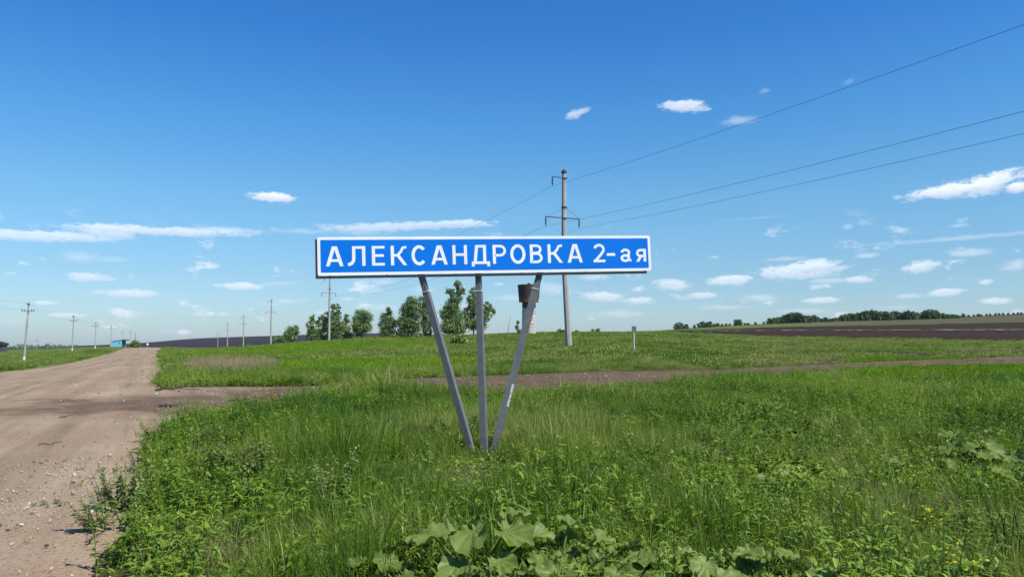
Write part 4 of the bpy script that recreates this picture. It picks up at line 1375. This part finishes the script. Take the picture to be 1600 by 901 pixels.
tree(618, 532, 200, [(614, 526, 6, 4), (621, 528, 5, 3)], 'low pale bush at the foot of the cone shaped tree', 'bush', 27, .3, m='treeyellow', cat='bush', tr=.06)
tree(809, 523, 150, [(809, 504, 2, 4), (808, 512, 3, 4), (811, 517, 3, 3)], 'tiny sapling standing left of the water tower', 'sapling', 28, .2, .9, cat='sapling', tr=.05)
tree(877, 522, 160, [(874, 516, 3, 2), (879, 517, 3, 2)], 'small low bush left of the foot of the tall pole', 'bush', 29, .2, m='treeyellow', cat='bush', tr=.04)
tree(902, 520, 260, [(901, 518, 3, 2)], 'tiny bush on the skyline just right of the tall pole', 'bush', 30, .3, cat='bush', tr=.05)
tree(927, 520, 260, [(927, 516, 3, 3), (934, 516, 3, 3)], 'pair of tiny dark bush tops on the skyline, middle', 'bush', 31, .3, cat='bush', tr=.05)
tree(210, 543, 200, [(210, 537, 5, 4.5), (206, 539, 4, 3), (214, 540, 4, 3), (211, 534, 3, 2)], 'bright yellow green bush at the roadside crest', 'roadside_bush', 32, .25, m='treeyellow', cat='bush', tr=.05)
# bare stick left of the water tower
b = at(792, 524, 150); r_ = MB(); k = 150 / F
r_.tube([(0, 0, -.2), (.3 * k * 8, 0, 12 * k), (.35 * k * 12, 0, 24 * k), (6 * k, 0, 35 * k)], [.06, .05, .035, .02], 5)
r_.tube([(.3 * k * 8, 0, 12 * k), (-1.5 * k, .1, 21 * k)], [.03, .012], 4)
o = r_.build('dead_sapling', M['bark']); o.location = (b.x, b.y, min(b.z, h1(b.x, b.y)))
tag(o, label='thin bare dead sapling on the skyline left of the water tower', cat='sapling')

# far woods
def far_proto(seed, shape):
    r = np.random.default_rng(seed)
    lobes = {0: [(0, 4.6, 2.0, 2.0), (-.8, 2.4, 2.2, 2.0), (.9, 2.0, 2.1, 2.0)], 1: [(0, 5.0, 1.4, 2.0), (0, 3, 1.8, 2.0), (0, 1.4, 2.0, 1.4)],
             2: [(-.8, 4.2, 1.7, 2.0), (1.1, 4.5, 1.6, 2.0), (0, 1.8, 2.6, 1.8)], 3: [(0, 2.6, 2.6, 2.3), (.4, 4.8, 1.5, 1.6), (0, 1.2, 2.4, 1.3)]}[shape]
    tk, cr = tree_parts(lobes, 0, .16, .8, 1.0, seed)
    mb = MB(); mb.v = list(cr.v); mb.f = list(cr.f); mb.mi = [0] * len(cr.f)
    o = len(mb.v); mb.v += tk.v; mb.f += [tuple(o + i for i in f) for f in tk.f]; mb.mi += [1] * len(tk.f)
    return mb.build('far_tree', [M['fartree'], M['bark']], link=False)


FP = [far_proto(200 + i, i % 4) for i in range(6)]
spots = []
seq = 0
for px, top in [(1057, 503), (1064, 503), (1072, 505), (1085, 507), (1092, 505), (1098, 502), (1103, 503), (1109, 502), (1116, 505), (1121, 504), (1128, 506), (1134, 505), (1140, 505), (1150, 499), (1155, 499), (1164, 504), (1169, 506), (1180, 507), (1193, 503)]:
    spots.append((px, top, 455, ('leftmost' if seq == 0 else ORD[seq] + ' from the left') + ' small tree in the loose far row before the wood', 'loose row of far trees')); seq += 1
topf = lambda p: np.interp(p, [1200, 1212, 1230, 1240, 1255, 1270, 1290, 1300, 1320, 1345, 1360, 1375, 1400, 1420, 1440, 1450, 1470, 1490, 1503], [499, 496, 492, 488.5, 491, 494, 496, 498, 492, 487, 484, 488, 487, 485.5, 488, 483.5, 487, 491, 494])
px = 1202.0
while px < 1504:
    spots.append((px, float(topf(px)) + rng.uniform(-2.2, 1.2), rng.uniform(440, 470), 'tree of the far wood along the crest at the right', 'far wood on the crest'))
    px += rng.uniform(3.2, 5.4)
for i, px in enumerate(np.arange(1506, 1600, 7.0)):
    spots.append((px + rng.uniform(-2, 2), 490.5 + rng.uniform(-1.5, .6), 490, ('leftmost' if i == 0 else ORD[i] + ' from the left') + ' low shrub on the bare hilltop at the far right', 'shrubs on the right hilltop'))
used = set()
for px, top, d, lb, gr in spots:
    i = random.randrange(6)
    src = FP[i]
    o = src if i not in used else src.copy()
    used.add(i)
    C.objects.link(o)
    X = (px - 800) / F * d
    g = h1(X, d)
    ztop = EYE + ray(px, top)[1] * d
    hgt = max(1.6, ztop - g)
    s_ = hgt / 6.6
    sx_ = max(s_, .6) * 1.15 if hgt > 3 else s_ * 1.5
    o.location = (X, d, g - .1); o.scale = (sx_, sx_, s_); o.rotation_euler = (0, 0, rng.uniform(0, 6.28))
    o['label'] = lb; o['category'] = 'tree' if 'shrub' not in lb else 'shrub'; o['group'] = gr
# left far wood as one mass
fw = MB()
r2 = np.random.default_rng(5)
for px in np.arange(-60, 122, 1.7):
    d = 1200 + r2.uniform(-60, 60)
    X = (px - 800) / F * d; g = h1(X, d)
    top = 538.6 + r2.uniform(-1.2, 1.6) + 1.2 * math.sin(px * .13) + (2.5 if px < 30 else 0)
    hgt = EYE + ray(px, top)[1] * d - g
    for q in range(4):
        zc = g + hgt * (.2 + .22 * q)
        add_cards(fw, (X + r2.normal() * .8, d + r2.normal() * 2, zc), 12, np.array((1.3 - .15 * q, 1.2, hgt * .11)), 1.7, r2)
tag(fw.build('distant_wood', M['fartree']), label='dark far wood along the left horizon', cat='wood', kind='stuff')

# ------------------------------------------------------------------ water tower
d = 180; k = d / F
b = at(826.5, 531, d); g = min(b.z, h1(b.x, b.y))
wt = empty('water_tower', (b.x, b.y, g), 0, label='old water tower with rusty tank and peeling white masonry shaft behind the right post', cat='water tower')
lift = b.z - g


def rustmat():
    m = bpy.data.materials.new('rusty_tank'); m.use_nodes = True
    T = NT(m.node_tree); bb = T.n['Principled BSDF']; bb.inputs['Roughness'].default_value = .8
    t = T.add('ShaderNodeTexCoord'); sp_ = T.add('ShaderNodeSeparateXYZ'); T.link(t.outputs['Object'], sp_.inputs[0])
    band = T.mr(T.math('ADD', sp_.outputs[2], T.math('MULTIPLY', T.noise(t.outputs['Object'], .9, 4), 1.6)), lift + 74 * k, lift + 69 * k)
    c = T.mixc(T.mr(T.noise(t.outputs['Object'], 1.4, 5, .7), .35, .65), (.042, .028, .032), (.075, .042, .036))
    c = T.mixc(T.math('MULTIPLY', band, T.mr(T.noise(t.outputs['Object'], .7, 3), .4, .6)), c, (.30, .10, .045))
    T.link(c, bb.inputs['Base Color'])
    return m


M['rust'] = rustmat()


def shaftmat():
    m = bpy.data.materials.new('peeling_plaster'); m.use_nodes = True
    T = NT(m.node_tree); bb = T.n['Principled BSDF']; bb.inputs['Roughness'].default_value = .9
    t = T.add('ShaderNodeTexCoord'); O = t.outputs['Object']
    c = T.mixc(T.mr(T.noise(O, 1.2, 5, .7), .35, .65), (.42, .40, .36), (.58, .56, .51))
    c = T.mixc(T.mr(T.noise(O, .9, 5, .75), .56, .64), c, (.22, .14, .10))
    T.link(c, bb.inputs['Base Color'])
    return m


M['plaster'] = shaftmat()
# shaft of courses of blocks with recessed joints
core = MB(); core.lathe([(1.62, -.5), (1.48, lift + 57 * k)], 28); core.build('shaft_core', M['dark'], wt)
nc, nb = 10, 12
zs = np.linspace(.0, lift + 50 * k, nc + 1)
blk = {}
for i in range(nc):
    for j in range(nb):
        a0 = (j + (i % 2) * .5) * 2 * PI / nb; a1 = a0 + 2 * PI / nb - .035
        if math.sin((a0 + a1) / 2) > .75: continue
        r0 = 1.70 - .13 * i / nc + rng.uniform(-.012, .012); r1 = 1.45
        z0 = zs[i]; z1 = zs[i + 1] - .05
        mb = MB(); n = 3
        vs = []
        for z in (z0, z1):
            for q in range(n + 1):
                a = a0 + (a1 - a0) * q / n
                vs.append((r0 * math.cos(a), r0 * math.sin(a), z))
            for q in range(n + 1):
                a = a1 + (a0 - a1) * q / n
                vs.append((r1 * math.cos(a), r1 * math.sin(a), z))
        mm = 2 * (n + 1)
        mb.poly(vs, [tuple(range(mm - 1, -1, -1)), tuple(range(mm, 2 * mm))] + [(q, (q + 1) % mm, (q + 1) % mm + mm, q + mm) for q in range(mm)])
        mb.build('block', M['plaster'], wt)
col = MB(); col.lathe([(1.60, lift + 50 * k), (1.60, lift + 60 * k)], 28); col.build('steel_collar', M['steel'], wt)
hole = MB(); hole.lathe([(.17, 0), (.17, .12)], 14)
hole.v = [(.42 + v[0], -1.60 - v[2], lift + 30 * k + v[1]) for v in hole.v]; hole.build('round_hole', M['black'], wt)
tank = MB(); tank.lathe([(1.3, lift + 58 * k), (2.32, lift + 59.5 * k), (2.62, lift + 84 * k), (2.66, lift + 84.5 * k), (2.66, lift + 86 * k), (.3, lift + 87.2 * k)], 36); tank.build('tank', M['rust'], wt, smooth=False)
lid = MB(); lid.lathe([(.35, lift + 86 * k), (.35, lift + 89 * k)], 12); lid.build('hatch', M['steel'], wt)
rim = MB()
for z_, rr_ in ((59, 2.34), (68, 2.44), (77, 2.55)):
    rim.lathe([(rr_, lift + z_ * k), (rr_ + .03, lift + z_ * k + .03), (rr_ + .02, lift + z_ * k + .1)], 36, cap=False)
rim.build('seam', M['rust'], wt)
ol = MB(); ol.tube([(1.7, -1.2, lift + 59 * k), (2.45, -.6, lift + 60.5 * k), (2.6, -.4, lift + 64 * k)], .12, 6); ol.build('overflow_pipe', M['cream'], wt)

# marker post
b = gpt(991, 547, 40, 75); zz = h1(*b); d = b[1]; k = d / F
mk = empty('marker_post', (b[0], b[1], zz), 0, label='short pale marker post with small grey plate, on the meadow right of the tall pole', cat='marker post')
mb = MB(); mb.tube([(0, 0, -.2), (-.02, 0, 32 * k)], .055, 8); mb.build('post', M['cream'], mk)
M['plate'] = mat('grey_plate', (.10, .13, .20), .6)
mb = MB(); mb.box(-3.6 * k, 3.2 * k, -.09, -.07, 30 * k, 37 * k); mb.build('plate', M['plate'], mk)
mb = MB(); mb.box(-3.4 * k, 3.0 * k, -.0695, .06, 36.2 * k, 37.3 * k); mb.build('plate_hood', M['steel'], mk)
# tiny road sign on the crest
b = at(230.5, 543, 215); zz = min(b.z, h1(b.x, b.y)); k = 215 / F
ts = empty('small_road_sign', (b.x, b.y, zz), 0, label='tiny white road sign where the road vanishes over the crest', cat='road sign')
mb = MB(); mb.tube([(0, 0, -.2), (0, 0, 6 * k + .1)], .03, 6); mb.build('post', M['cream'], ts)
mb = MB(); mb.prism([(.32 * math.cos(a), 6 * k + .1 + .32 * math.sin(a)) for a in np.linspace(0, 2 * PI, 13)[:-1]], -.06, -.04); mb.build('disc', M['white'], ts)

# ------------------------------------------------------------------ bus shelter and shed
d = 260; k = d / F
b = at(174.5, 541.3, d); g = min(b.z, h1(b.x, b.y)); lift = b.z - g
bs = empty('bus_shelter', (b.x, b.y, g), math.radians(-6), label='turquoise bus shelter with sloping dark roof beside the road crest', cat='bus shelter')
Wd = 16.2 * k; hl = 7.3 * k + lift; hr = 9.3 * k + lift
mb = MB(); mb.prism([(0, -.1), (Wd, -.1), (Wd, hr), (0, hl)], 0, .15); fw_ = mb.build('wall', M['turq'], bs)
mb = MB(); mb.box(11.9 * k, 13.7 * k, -.02, -.004, lift + 4.3 * k, lift + 6.1 * k); mb.build('window', M['dark'], bs)
mb = MB(); mb.prism([(0, -.1), (.15, -.1), (.15, hl), (0, hl)], .152, 2.4); mb.build('side_wall', M['turq'], bs)
mb = MB(); mb.prism([(.152, -.1), (Wd, -.1), (Wd, hr), (.152, hl)], 2.3, 2.45); mb.build('back_wall', M['turq'], bs)
mb = MB(); mb.box(Wd + .01, Wd + .22, 0.3, .9, -.1, hr); mb.build('side_panel', M['dark'], bs)
mb = MB(); mb.prism([(-.3, hl - .02), (Wd + 1.1, hr + .22), (Wd + 1.1, hr + .42), (-.3, hl + .16)], -.06, 2.8); mb.build('roof', M['dark'], bs)
d = 300; k = d / F
b = at(-16, 548, d); g = min(b.z, h1(b.x, b.y)); lift = b.z - g
sh = empty('dark_shed', (b.x, b.y, g), 0, label='dark shed cut off by the left edge of the photo', cat='shed')
mb = MB(); mb.box(0, 19.5 * k, 0, 3, -.2, lift + 9 * k); mb.build('wall', M['dark'], sh)
mb = MB(); mb.prism([(-.5, lift + 9.02 * k), (21 * k, lift + 9.02 * k), (20.5 * k, lift + 12 * k), (8 * k, lift + 15 * k), (0, lift + 12 * k)], -.4, 3.4); mb.build('roof', M['black'], sh)


# ------------------------------------------------------------------ burdocks and the single weeds one can point at
def burdock_leaf_mesh(L, seed, cup=.1):
    r = np.random.default_rng(seed)
    nr, na = 9, 54
    vs = [(0, 0, 0)]
    ph = r.uniform(0, 6.28, 6)
    vein = [1.0]
    veins = [0, .45, -.45, .95, -.95, 1.5, -1.5, 2.1, -2.1]
    for i in range(1, nr + 1):
        t = i / nr
        for j in range(na):
            a = (j / na * 2 * PI + PI) % (2 * PI) - PI
            # heart shape, tip towards +x, notch at the stalk
            rad = L * (.52 + .30 * math.cos(a) + .10 * math.cos(2 * a) - .22 * math.exp(-((abs(abs(a) - PI)) / .28) ** 2))
            rad *= 1 + (.045 * math.sin(9 * a + ph[0]) + .035 * math.sin(16 * a + ph[1]) + .02 * math.sin(25 * a + ph[4])) * t
            x_ = rad * t * math.cos(a); y_ = rad * t * math.sin(a)
            z_ = L * (cup * t * t + .06 * t * t * math.sin(3 * a + ph[2]) + .07 * t ** 2.5 * math.sin(8 * a + ph[3]) + .045 * t ** 4 * math.sin(17 * a + ph[5]))
            dv = min(abs(a - v) for v in veins)
            z_ -= L * .035 * math.exp(-(dv / .09) ** 2) * min(1, t * 2)
            z_ += L * .012 * math.sin(t * 26 + abs(a) * 6)
            z_ += .16 * abs(y_) * t + L * .10 * t * (float(vnoise(np.array([x_ / L * 5 + seed]), np.array([y_ / L * 5.0]), 3)[0]) - .5)
            vein.append(math.exp(-(dv / .07) ** 2) * (1 - .6 * t))
            z_ -= .30 * (x_ / L) ** 2 * L * (1 if x_ > 0 else .2) * .9
            vs.append((x_, y_, z_))
    fs = [(0, 1 + j, 1 + (j + 1) % na) for j in range(na)]
    for i in range(nr - 1):
        o = 1 + i * na
        fs += [(o + j, o + na + j, o + na + (j + 1) % na, o + (j + 1) % na) for j in range(na)]
    mb = MB(); mb.v = vs; mb.f = fs; mb.mi = [0] * len(fs); mb.vein = vein
    return mb


def set_vein(o, vein):
    a = o.data.attributes.new('vein', 'FLOAT', 'POINT'); a.data.foreach_set('value', np.array(vein, np.float32))


def burdock(px, py, label, leaves, seed, size=1.0, d=None, m='burdock'):
    b = gpt(px, py) if d is None else np.array(((px - 800) / F * d, d))
    root = empty('burdock_plant', (b[0], b[1], h1(*b)), 0, label=label, cat='burdock')
    for i, (az_, hgt, out, L, tilt_) in enumerate(leaves):
        a = math.radians(az_)
        tip = Vector((math.cos(a) * out, math.sin(a) * out, hgt)) * size
        lf = burdock_leaf_mesh(L * size, seed * 20 + i)
        mt = Matrix.Translation(tip) @ Matrix.Rotation(a, 4, 'Z') @ Matrix.Rotation(math.radians(tilt_), 4, 'Y') @ Matrix.Rotation(rng.uniform(-.35, .35), 4, 'X')
        lo = lf.build('leaf', M[m], root, mt, smooth=True)
        set_vein(lo, lf.vein)
        st = MB(); st.tube([(0, 0, 0), tip * .5 + Vector((0, 0, .05)), tip], [.011, .008, .006], 6); st.build('leaf_stalk', M['burdock'], lo)


burdock(745, 905, 'large burdock with broad ruffled leaves casting dark shade, bottom centre', [(-150, .42, .18, .23, 4), (-95, .44, .14, .24, 8), (-35, .43, .22, .22, 2), (35, .45, .26, .20, -8), (100, .42, .2, .20, 0), (170, .36, .28, .19, 5), (-110, .28, .28, .17, 14), (-60, .30, .30, .16, 12), (10, .36, .36, .17, 0)], 1, d=4.95)
burdock(870, 905, 'burdock with one bluish curled leaf, right of the large burdock', [(-120, .28, .16, .15, 20), (-40, .30, .18, .17, 25), (60, .40, .16, .20, -5), (150, .34, .2, .15, 0), (10, .34, .26, .14, 10)], 2, d=5.0)
burdock(965, 915, 'pale burdock with folded leaves near the bottom, right of centre', [(-100, .26, .14, .17, 32), (-20, .28, .2, .16, 28), (70, .32, .2, .17, 10), (190, .26, .18, .15, 20), (130, .3, .25, .13, -10)], 3, d=4.7)
burdock(850, 960, 'burdock with a round pale leaf cut by the bottom edge', [(-90, .30, .1, .17, 40), (20, .26, .2, .14, 20), (150, .26, .2, .15, 18)], 4, d=4.3)
burdock(640, 930, 'small burdock with one pale leaf at the bottom edge, left of the large burdock', [(-90, .20, .14, .19, 30), (170, .24, .12, .14, 20), (60, .2, .14, .13, 20)], 5, d=4.6)
burdock(1505, 745, 'burdock cluster with pale leaves in the right of the meadow', [(-140, .34, .2, .22, 15), (-60, .36, .2, .22, 15), (0, .34, .35, .22, 5), (80, .38, .25, .2, -15), (150, .36, .35, .2, 0), (-100, .3, .4, .18, 10)], 6, size=1.15)
burdock(1575, 750, 'burdock at the right edge beside the pale leaved cluster', [(-110, .3, .2, .19, 10), (-30, .32, .22, .19, 12), (160, .34, .25, .18, 0)], 7, size=1.05)
burdock(1215, 670, 'small burdock in the meadow beyond the grass, right of the sign', [(-120, .26, .2, .16, 5), (-40, .3, .2, .16, 5), (60, .32, .2, .15, -15)], 8, size=1.1)


bp_ = []
for i in range(5):
    mb = MB(); vn = []
    for j in range(5):
        L_ = rng.uniform(.09, .17); aa = j * 1.26 + rng.uniform(-.4, .4); hh = rng.uniform(.12, .30); oo = rng.uniform(.05, .16)
        lf = burdock_leaf_mesh(L_, 900 + i * 7 + j)
        mt = Matrix.Translation((math.cos(aa) * oo, math.sin(aa) * oo, hh)) @ Matrix.Rotation(aa, 4, 'Z') @ Matrix.Rotation(rng.uniform(-.3, .7), 4, 'Y') @ Matrix.Rotation(rng.uniform(-.5, .5), 4, 'X')
        mb.poly([mt @ Vector(v) for v in lf.v], lf.f); vn += lf.vein
        o_ = len(mb.v); mb.tube([(0, 0, 0), (math.cos(aa) * oo, math.sin(aa) * oo, hh)], .005, 4, cap=False); vn += [0.0] * (len(mb.v) - o_)
    ob = mb.build('b', M['burdock'], link=False, smooth=True); set_vein(ob, vn); bp_.append(ob)
q1 = rng.normal(size=(46, 2)) * (.60, .20) + (.55, 4.72)
q1 = q1[np.hypot(q1[:, 0] + .2, q1[:, 1] - 4.85) > .32]
q2 = rng.normal(size=(12, 2)) * (.5, .3) + gpt(1530, 752)
q3 = rng.normal(size=(7, 2)) * (.35, .35) + gpt(1225, 700)
q4 = rng.uniform(size=(26, 2)) * (11, 12) + (2, 6)
q = np.concatenate([q1, q2, q3, q4])
scatter('young_burdock_leaves', 'low tangle of many overlapping broad leaves at the bottom of the picture', bp_, np.stack([q[:, 0], q[:, 1], H(q[:, 0], q[:, 1])], 1), rng.uniform(.7, 1.15, len(q)), q[:, 0] * 0, tilt=.15, cat='leaves')


def weed(px, py, label, m, nst, h, ll, lw, spread, per, seed, name='leafy_weed', d=None, flower=None, tiltmax=.5, top=.3, droop=.35, cat='weed'):
    b = gpt(px, py) if d is None else np.array(((px - 800) / F * d, d))
    root = empty(name, (b[0], b[1], h1(*b)), 0, label=label, cat=cat)
    lv, st, fl = herb_mesh(nst, h, ll, lw, spread, per, None, link=True, seed=seed, flower=flower, tiltmax=tiltmax, top_dense=top, droop=droop)
    lv.build('leaves', M[m], root)
    st.build('stems', M[m], root)
    if flower: fl.build('flowers', M['petal'], root)


weed(520, 812, 'tall grey green weed standing alone in the grass left of the burdocks', 'greyherb', 11, 0.63, .09, .045, .10, 26, 301, name='goosefoot')
weed(325, 716, 'grey leaved weed near the road, farther of the two by the left edge', 'greyherb', 22, 0.46, .085, .04, .16, 28, 302)
weed(372, 758, 'wide dark leaved weed with drooping leaves, nearer of the two by the left edge', 'greyherb', 35, 0.46, .11, .05, .28, 28, 303)
weed(198, 800, 'dark nettle like weed at the road edge, upper left of the verge', 'greyherb', 30, 0.43, .07, .04, .22, 31, 304)
weed(170, 828, 'low weed reaching onto the gravel at the verge', 'greyherb', 22, 0.28, .07, .035, .20, 26, 305, tiltmax=.9)
weed(226, 738, 'small dark weed on the gravel beside the verge', 'darkherb', 11, 0.29, .06, .03, .13, 18, 306)
weed(207, 738, 'tiny brown tuft on the gravel left of the small dark weed', 'dry', 5, .12, .05, .012, .06, 12, 307)
weed(385, 668, 'dark leafy weed at the corner of the meadow and track', 'darkherb', 19, 0.55, .10, .045, .3, 20, 308)
weed(450, 650, 'dark thistle like weed at the near edge of the track', 'darkherb', 16, 0.67, .10, .03, .3, 24, 309)
weed(415, 655, 'yellow flowering herb at the corner near the road', 'yellowherb', 22, 0.55, .06, .02, .35, 12, 310, flower=3, name='yellow_flower', cat='flower')
weed(665, 855, 'bright yellow green feathery herb leaning against the large burdock', 'yellowherb', 12, .46, .075, .016, .10, 40, 311, d=5.35, top=.5, droop=.6)
weed(1440, 868, 'yellow flowering herb in the lower right, upper one', 'yellowherb', 4, .32, .05, .016, .07, 12, 312, flower=4, name='yellow_flower', d=5.9, cat='flower')
weed(1490, 960, 'yellow flowering herb in the lower right, by the bottom edge', 'yellowherb', 5, .30, .05, .016, .07, 12, 313, flower=4, name='yellow_flower', d=4.75, cat='flower')
weed(795, 900, 'silvery feathery wormwood in front of the burdocks', 'greyherb', 12, .22, .06, .012, .10, 34, 314, d=4.75, name='wormwood', top=.4)
weed(870, 640, 'grey green weed clump at the near edge of the track, right of the posts', 'greyherb', 19, 0.43, .08, .035, .35, 20, 315)
weed(1100, 665, 'dark weed clump with a pale shoot, mid meadow right of the sign', 'darkherb', 16, 0.44, .09, .05, .25, 20, 316)
weed(1240, 690, 'dark round leafy clump in the meadow right of the sign', 'darkherb', 19, 0.46, .10, .055, .32, 22, 317)
weed(1530, 670, 'large dark leafy clump in the upper right of the near meadow', 'darkherb', 35, 0.61, .10, .05, .55, 24, 318)
weed(1480, 640, 'dark bushy weed beside the larger clump at the right', 'darkherb', 22, 0.51, .10, .045, .4, 22, 319)
weed(1460, 605, 'pale tipped bush of weeds on the bright strip beside the track', 'greyherb', 19, 0.55, .12, .05, .45, 20, 320)
weed(1290, 720, 'deep green feathery clump in the right of the meadow', 'darkherb', 22, 0.41, .07, .02, .3, 34, 321)
weed(920, 800, 'narrow leaved shoot rising above the grass right of the burdocks', 'yellowherb', 2, .42, .09, .02, .03, 20, 322, d=6.1)
weed(1080, 905, 'low leafy herb mound at the bottom right of centre', 'herb', 18, .3, .09, .03, .35, 20, 323, d=4.9)
weed(75, 795, 'small green tuft growing in the gravel road', 'herb', 7, .08, .06, .012, .12, 14, 324, tiltmax=1.0)
weed(135, 738, 'sparse green tuft in the gravel, farther up the road', 'herb', 5, .06, .05, .01, .12, 10, 325, tiltmax=1.0)


def stick(pxa, pya, pxb, pyb, label, r=.009, bend=.02):
    a = gpt(pxa, pya); b = gpt(pxb, pyb)
    mb = MB()
    pts = []
    for i in range(6):
        t = i / 5
        p = a * (1 - t) + b * t
        pts.append((p[0] + bend * math.sin(t * 7), p[1] + bend * math.cos(t * 5), h1(*p) + .045 + .012 * math.sin(t * 9)))
    mb.tube(pts, [r, r * 1.1, r, r * .9, r * .7, r * .4], 5)
    p = Vector(pts[3]); mb.tube([p, p + Vector((.05, .06, .02))], [r * .5, r * .2], 4)
    tag(mb.build('stick', M['twig']), label=label, cat='stick')


stick(58, 699, 97, 696, 'dark straight twig lying on the gravel road')
stick(131, 858, 156, 843, 'short dark twig beside the verge in the lower left', .008)
stick(92, 656, 112, 652, 'small brown twig farther up the road', .012)
cp = gpt(263, 637)
mb = MB()
for i in range(9):
    p = pebble(3000 + i); s_ = rng.uniform(.04, .10); ox, oy = rng.normal(size=2) * (.14, .05)
    z0 = h1(cp[0] + ox, cp[1] + oy) + .06
    mb.poly([(cp[0] + ox + v[0] * s_, cp[1] + oy + v[1] * s_, z0 + v[2] * s_) for v in p.v], p.f)
tag(mb.build('earth_clod', M['clod']), label='small heap of dark earth on the brown junction', cat='clod')
for i, (px, py, s_) in enumerate([(244, 618, .045), (33, 829, .022), (72, 864, .02), (280, 613, .04), (55, 568.5, .3), (282, 601, .06)]):
    b = gpt(px, py); mb = MB(); p = pebble(4000 + i); z0 = h1(*b) + .05
    mb.poly([(b[0] + v[0] * s_, b[1] + v[1] * s_, z0 + v[2] * s_) for v in p.v], p.f)
    tag(mb.build('stone', M['cream'] if i in (0, 1) else M['clod']), label=['pale stone lying on the brown junction', 'pale pebble low on the gravel at left', 'small dark pebble near the bottom left', 'dark stone on the brown junction', 'dark lump on the far edge of the road below the nearest pole', 'dark stone at the upper edge of the brown junction'][i], cat='stone')

# ------------------------------------------------------------------ air
zmin = float(GZ.min()) - 1.0
zmax = float(GZ.max()) + 8.0
hz = MB(); hz.box(-4600, 4600, -4600, 4600, zmin, zmax)
hm = bpy.data.materials.new('haze_air'); hm.use_nodes = True
hn = hm.node_tree; hn.nodes.clear()
ho = hn.nodes.new('ShaderNodeOutputMaterial'); pv = hn.nodes.new('ShaderNodeVolumePrincipled')
pv.inputs['Color'].default_value = (.80, .90, 1.0, 1)
pv.inputs['Density'].default_value = .00004
pv.inputs['Anisotropy'].default_value = .2
hn.links.new(pv.outputs[0], ho.inputs['Volume'])
HAZE = True
if HAZE:
    tag(hz.build('haze', hm), label='thin pale summer haze over the fields', cat='haze', kind='stuff')
print('Z range', zmin, zmax)
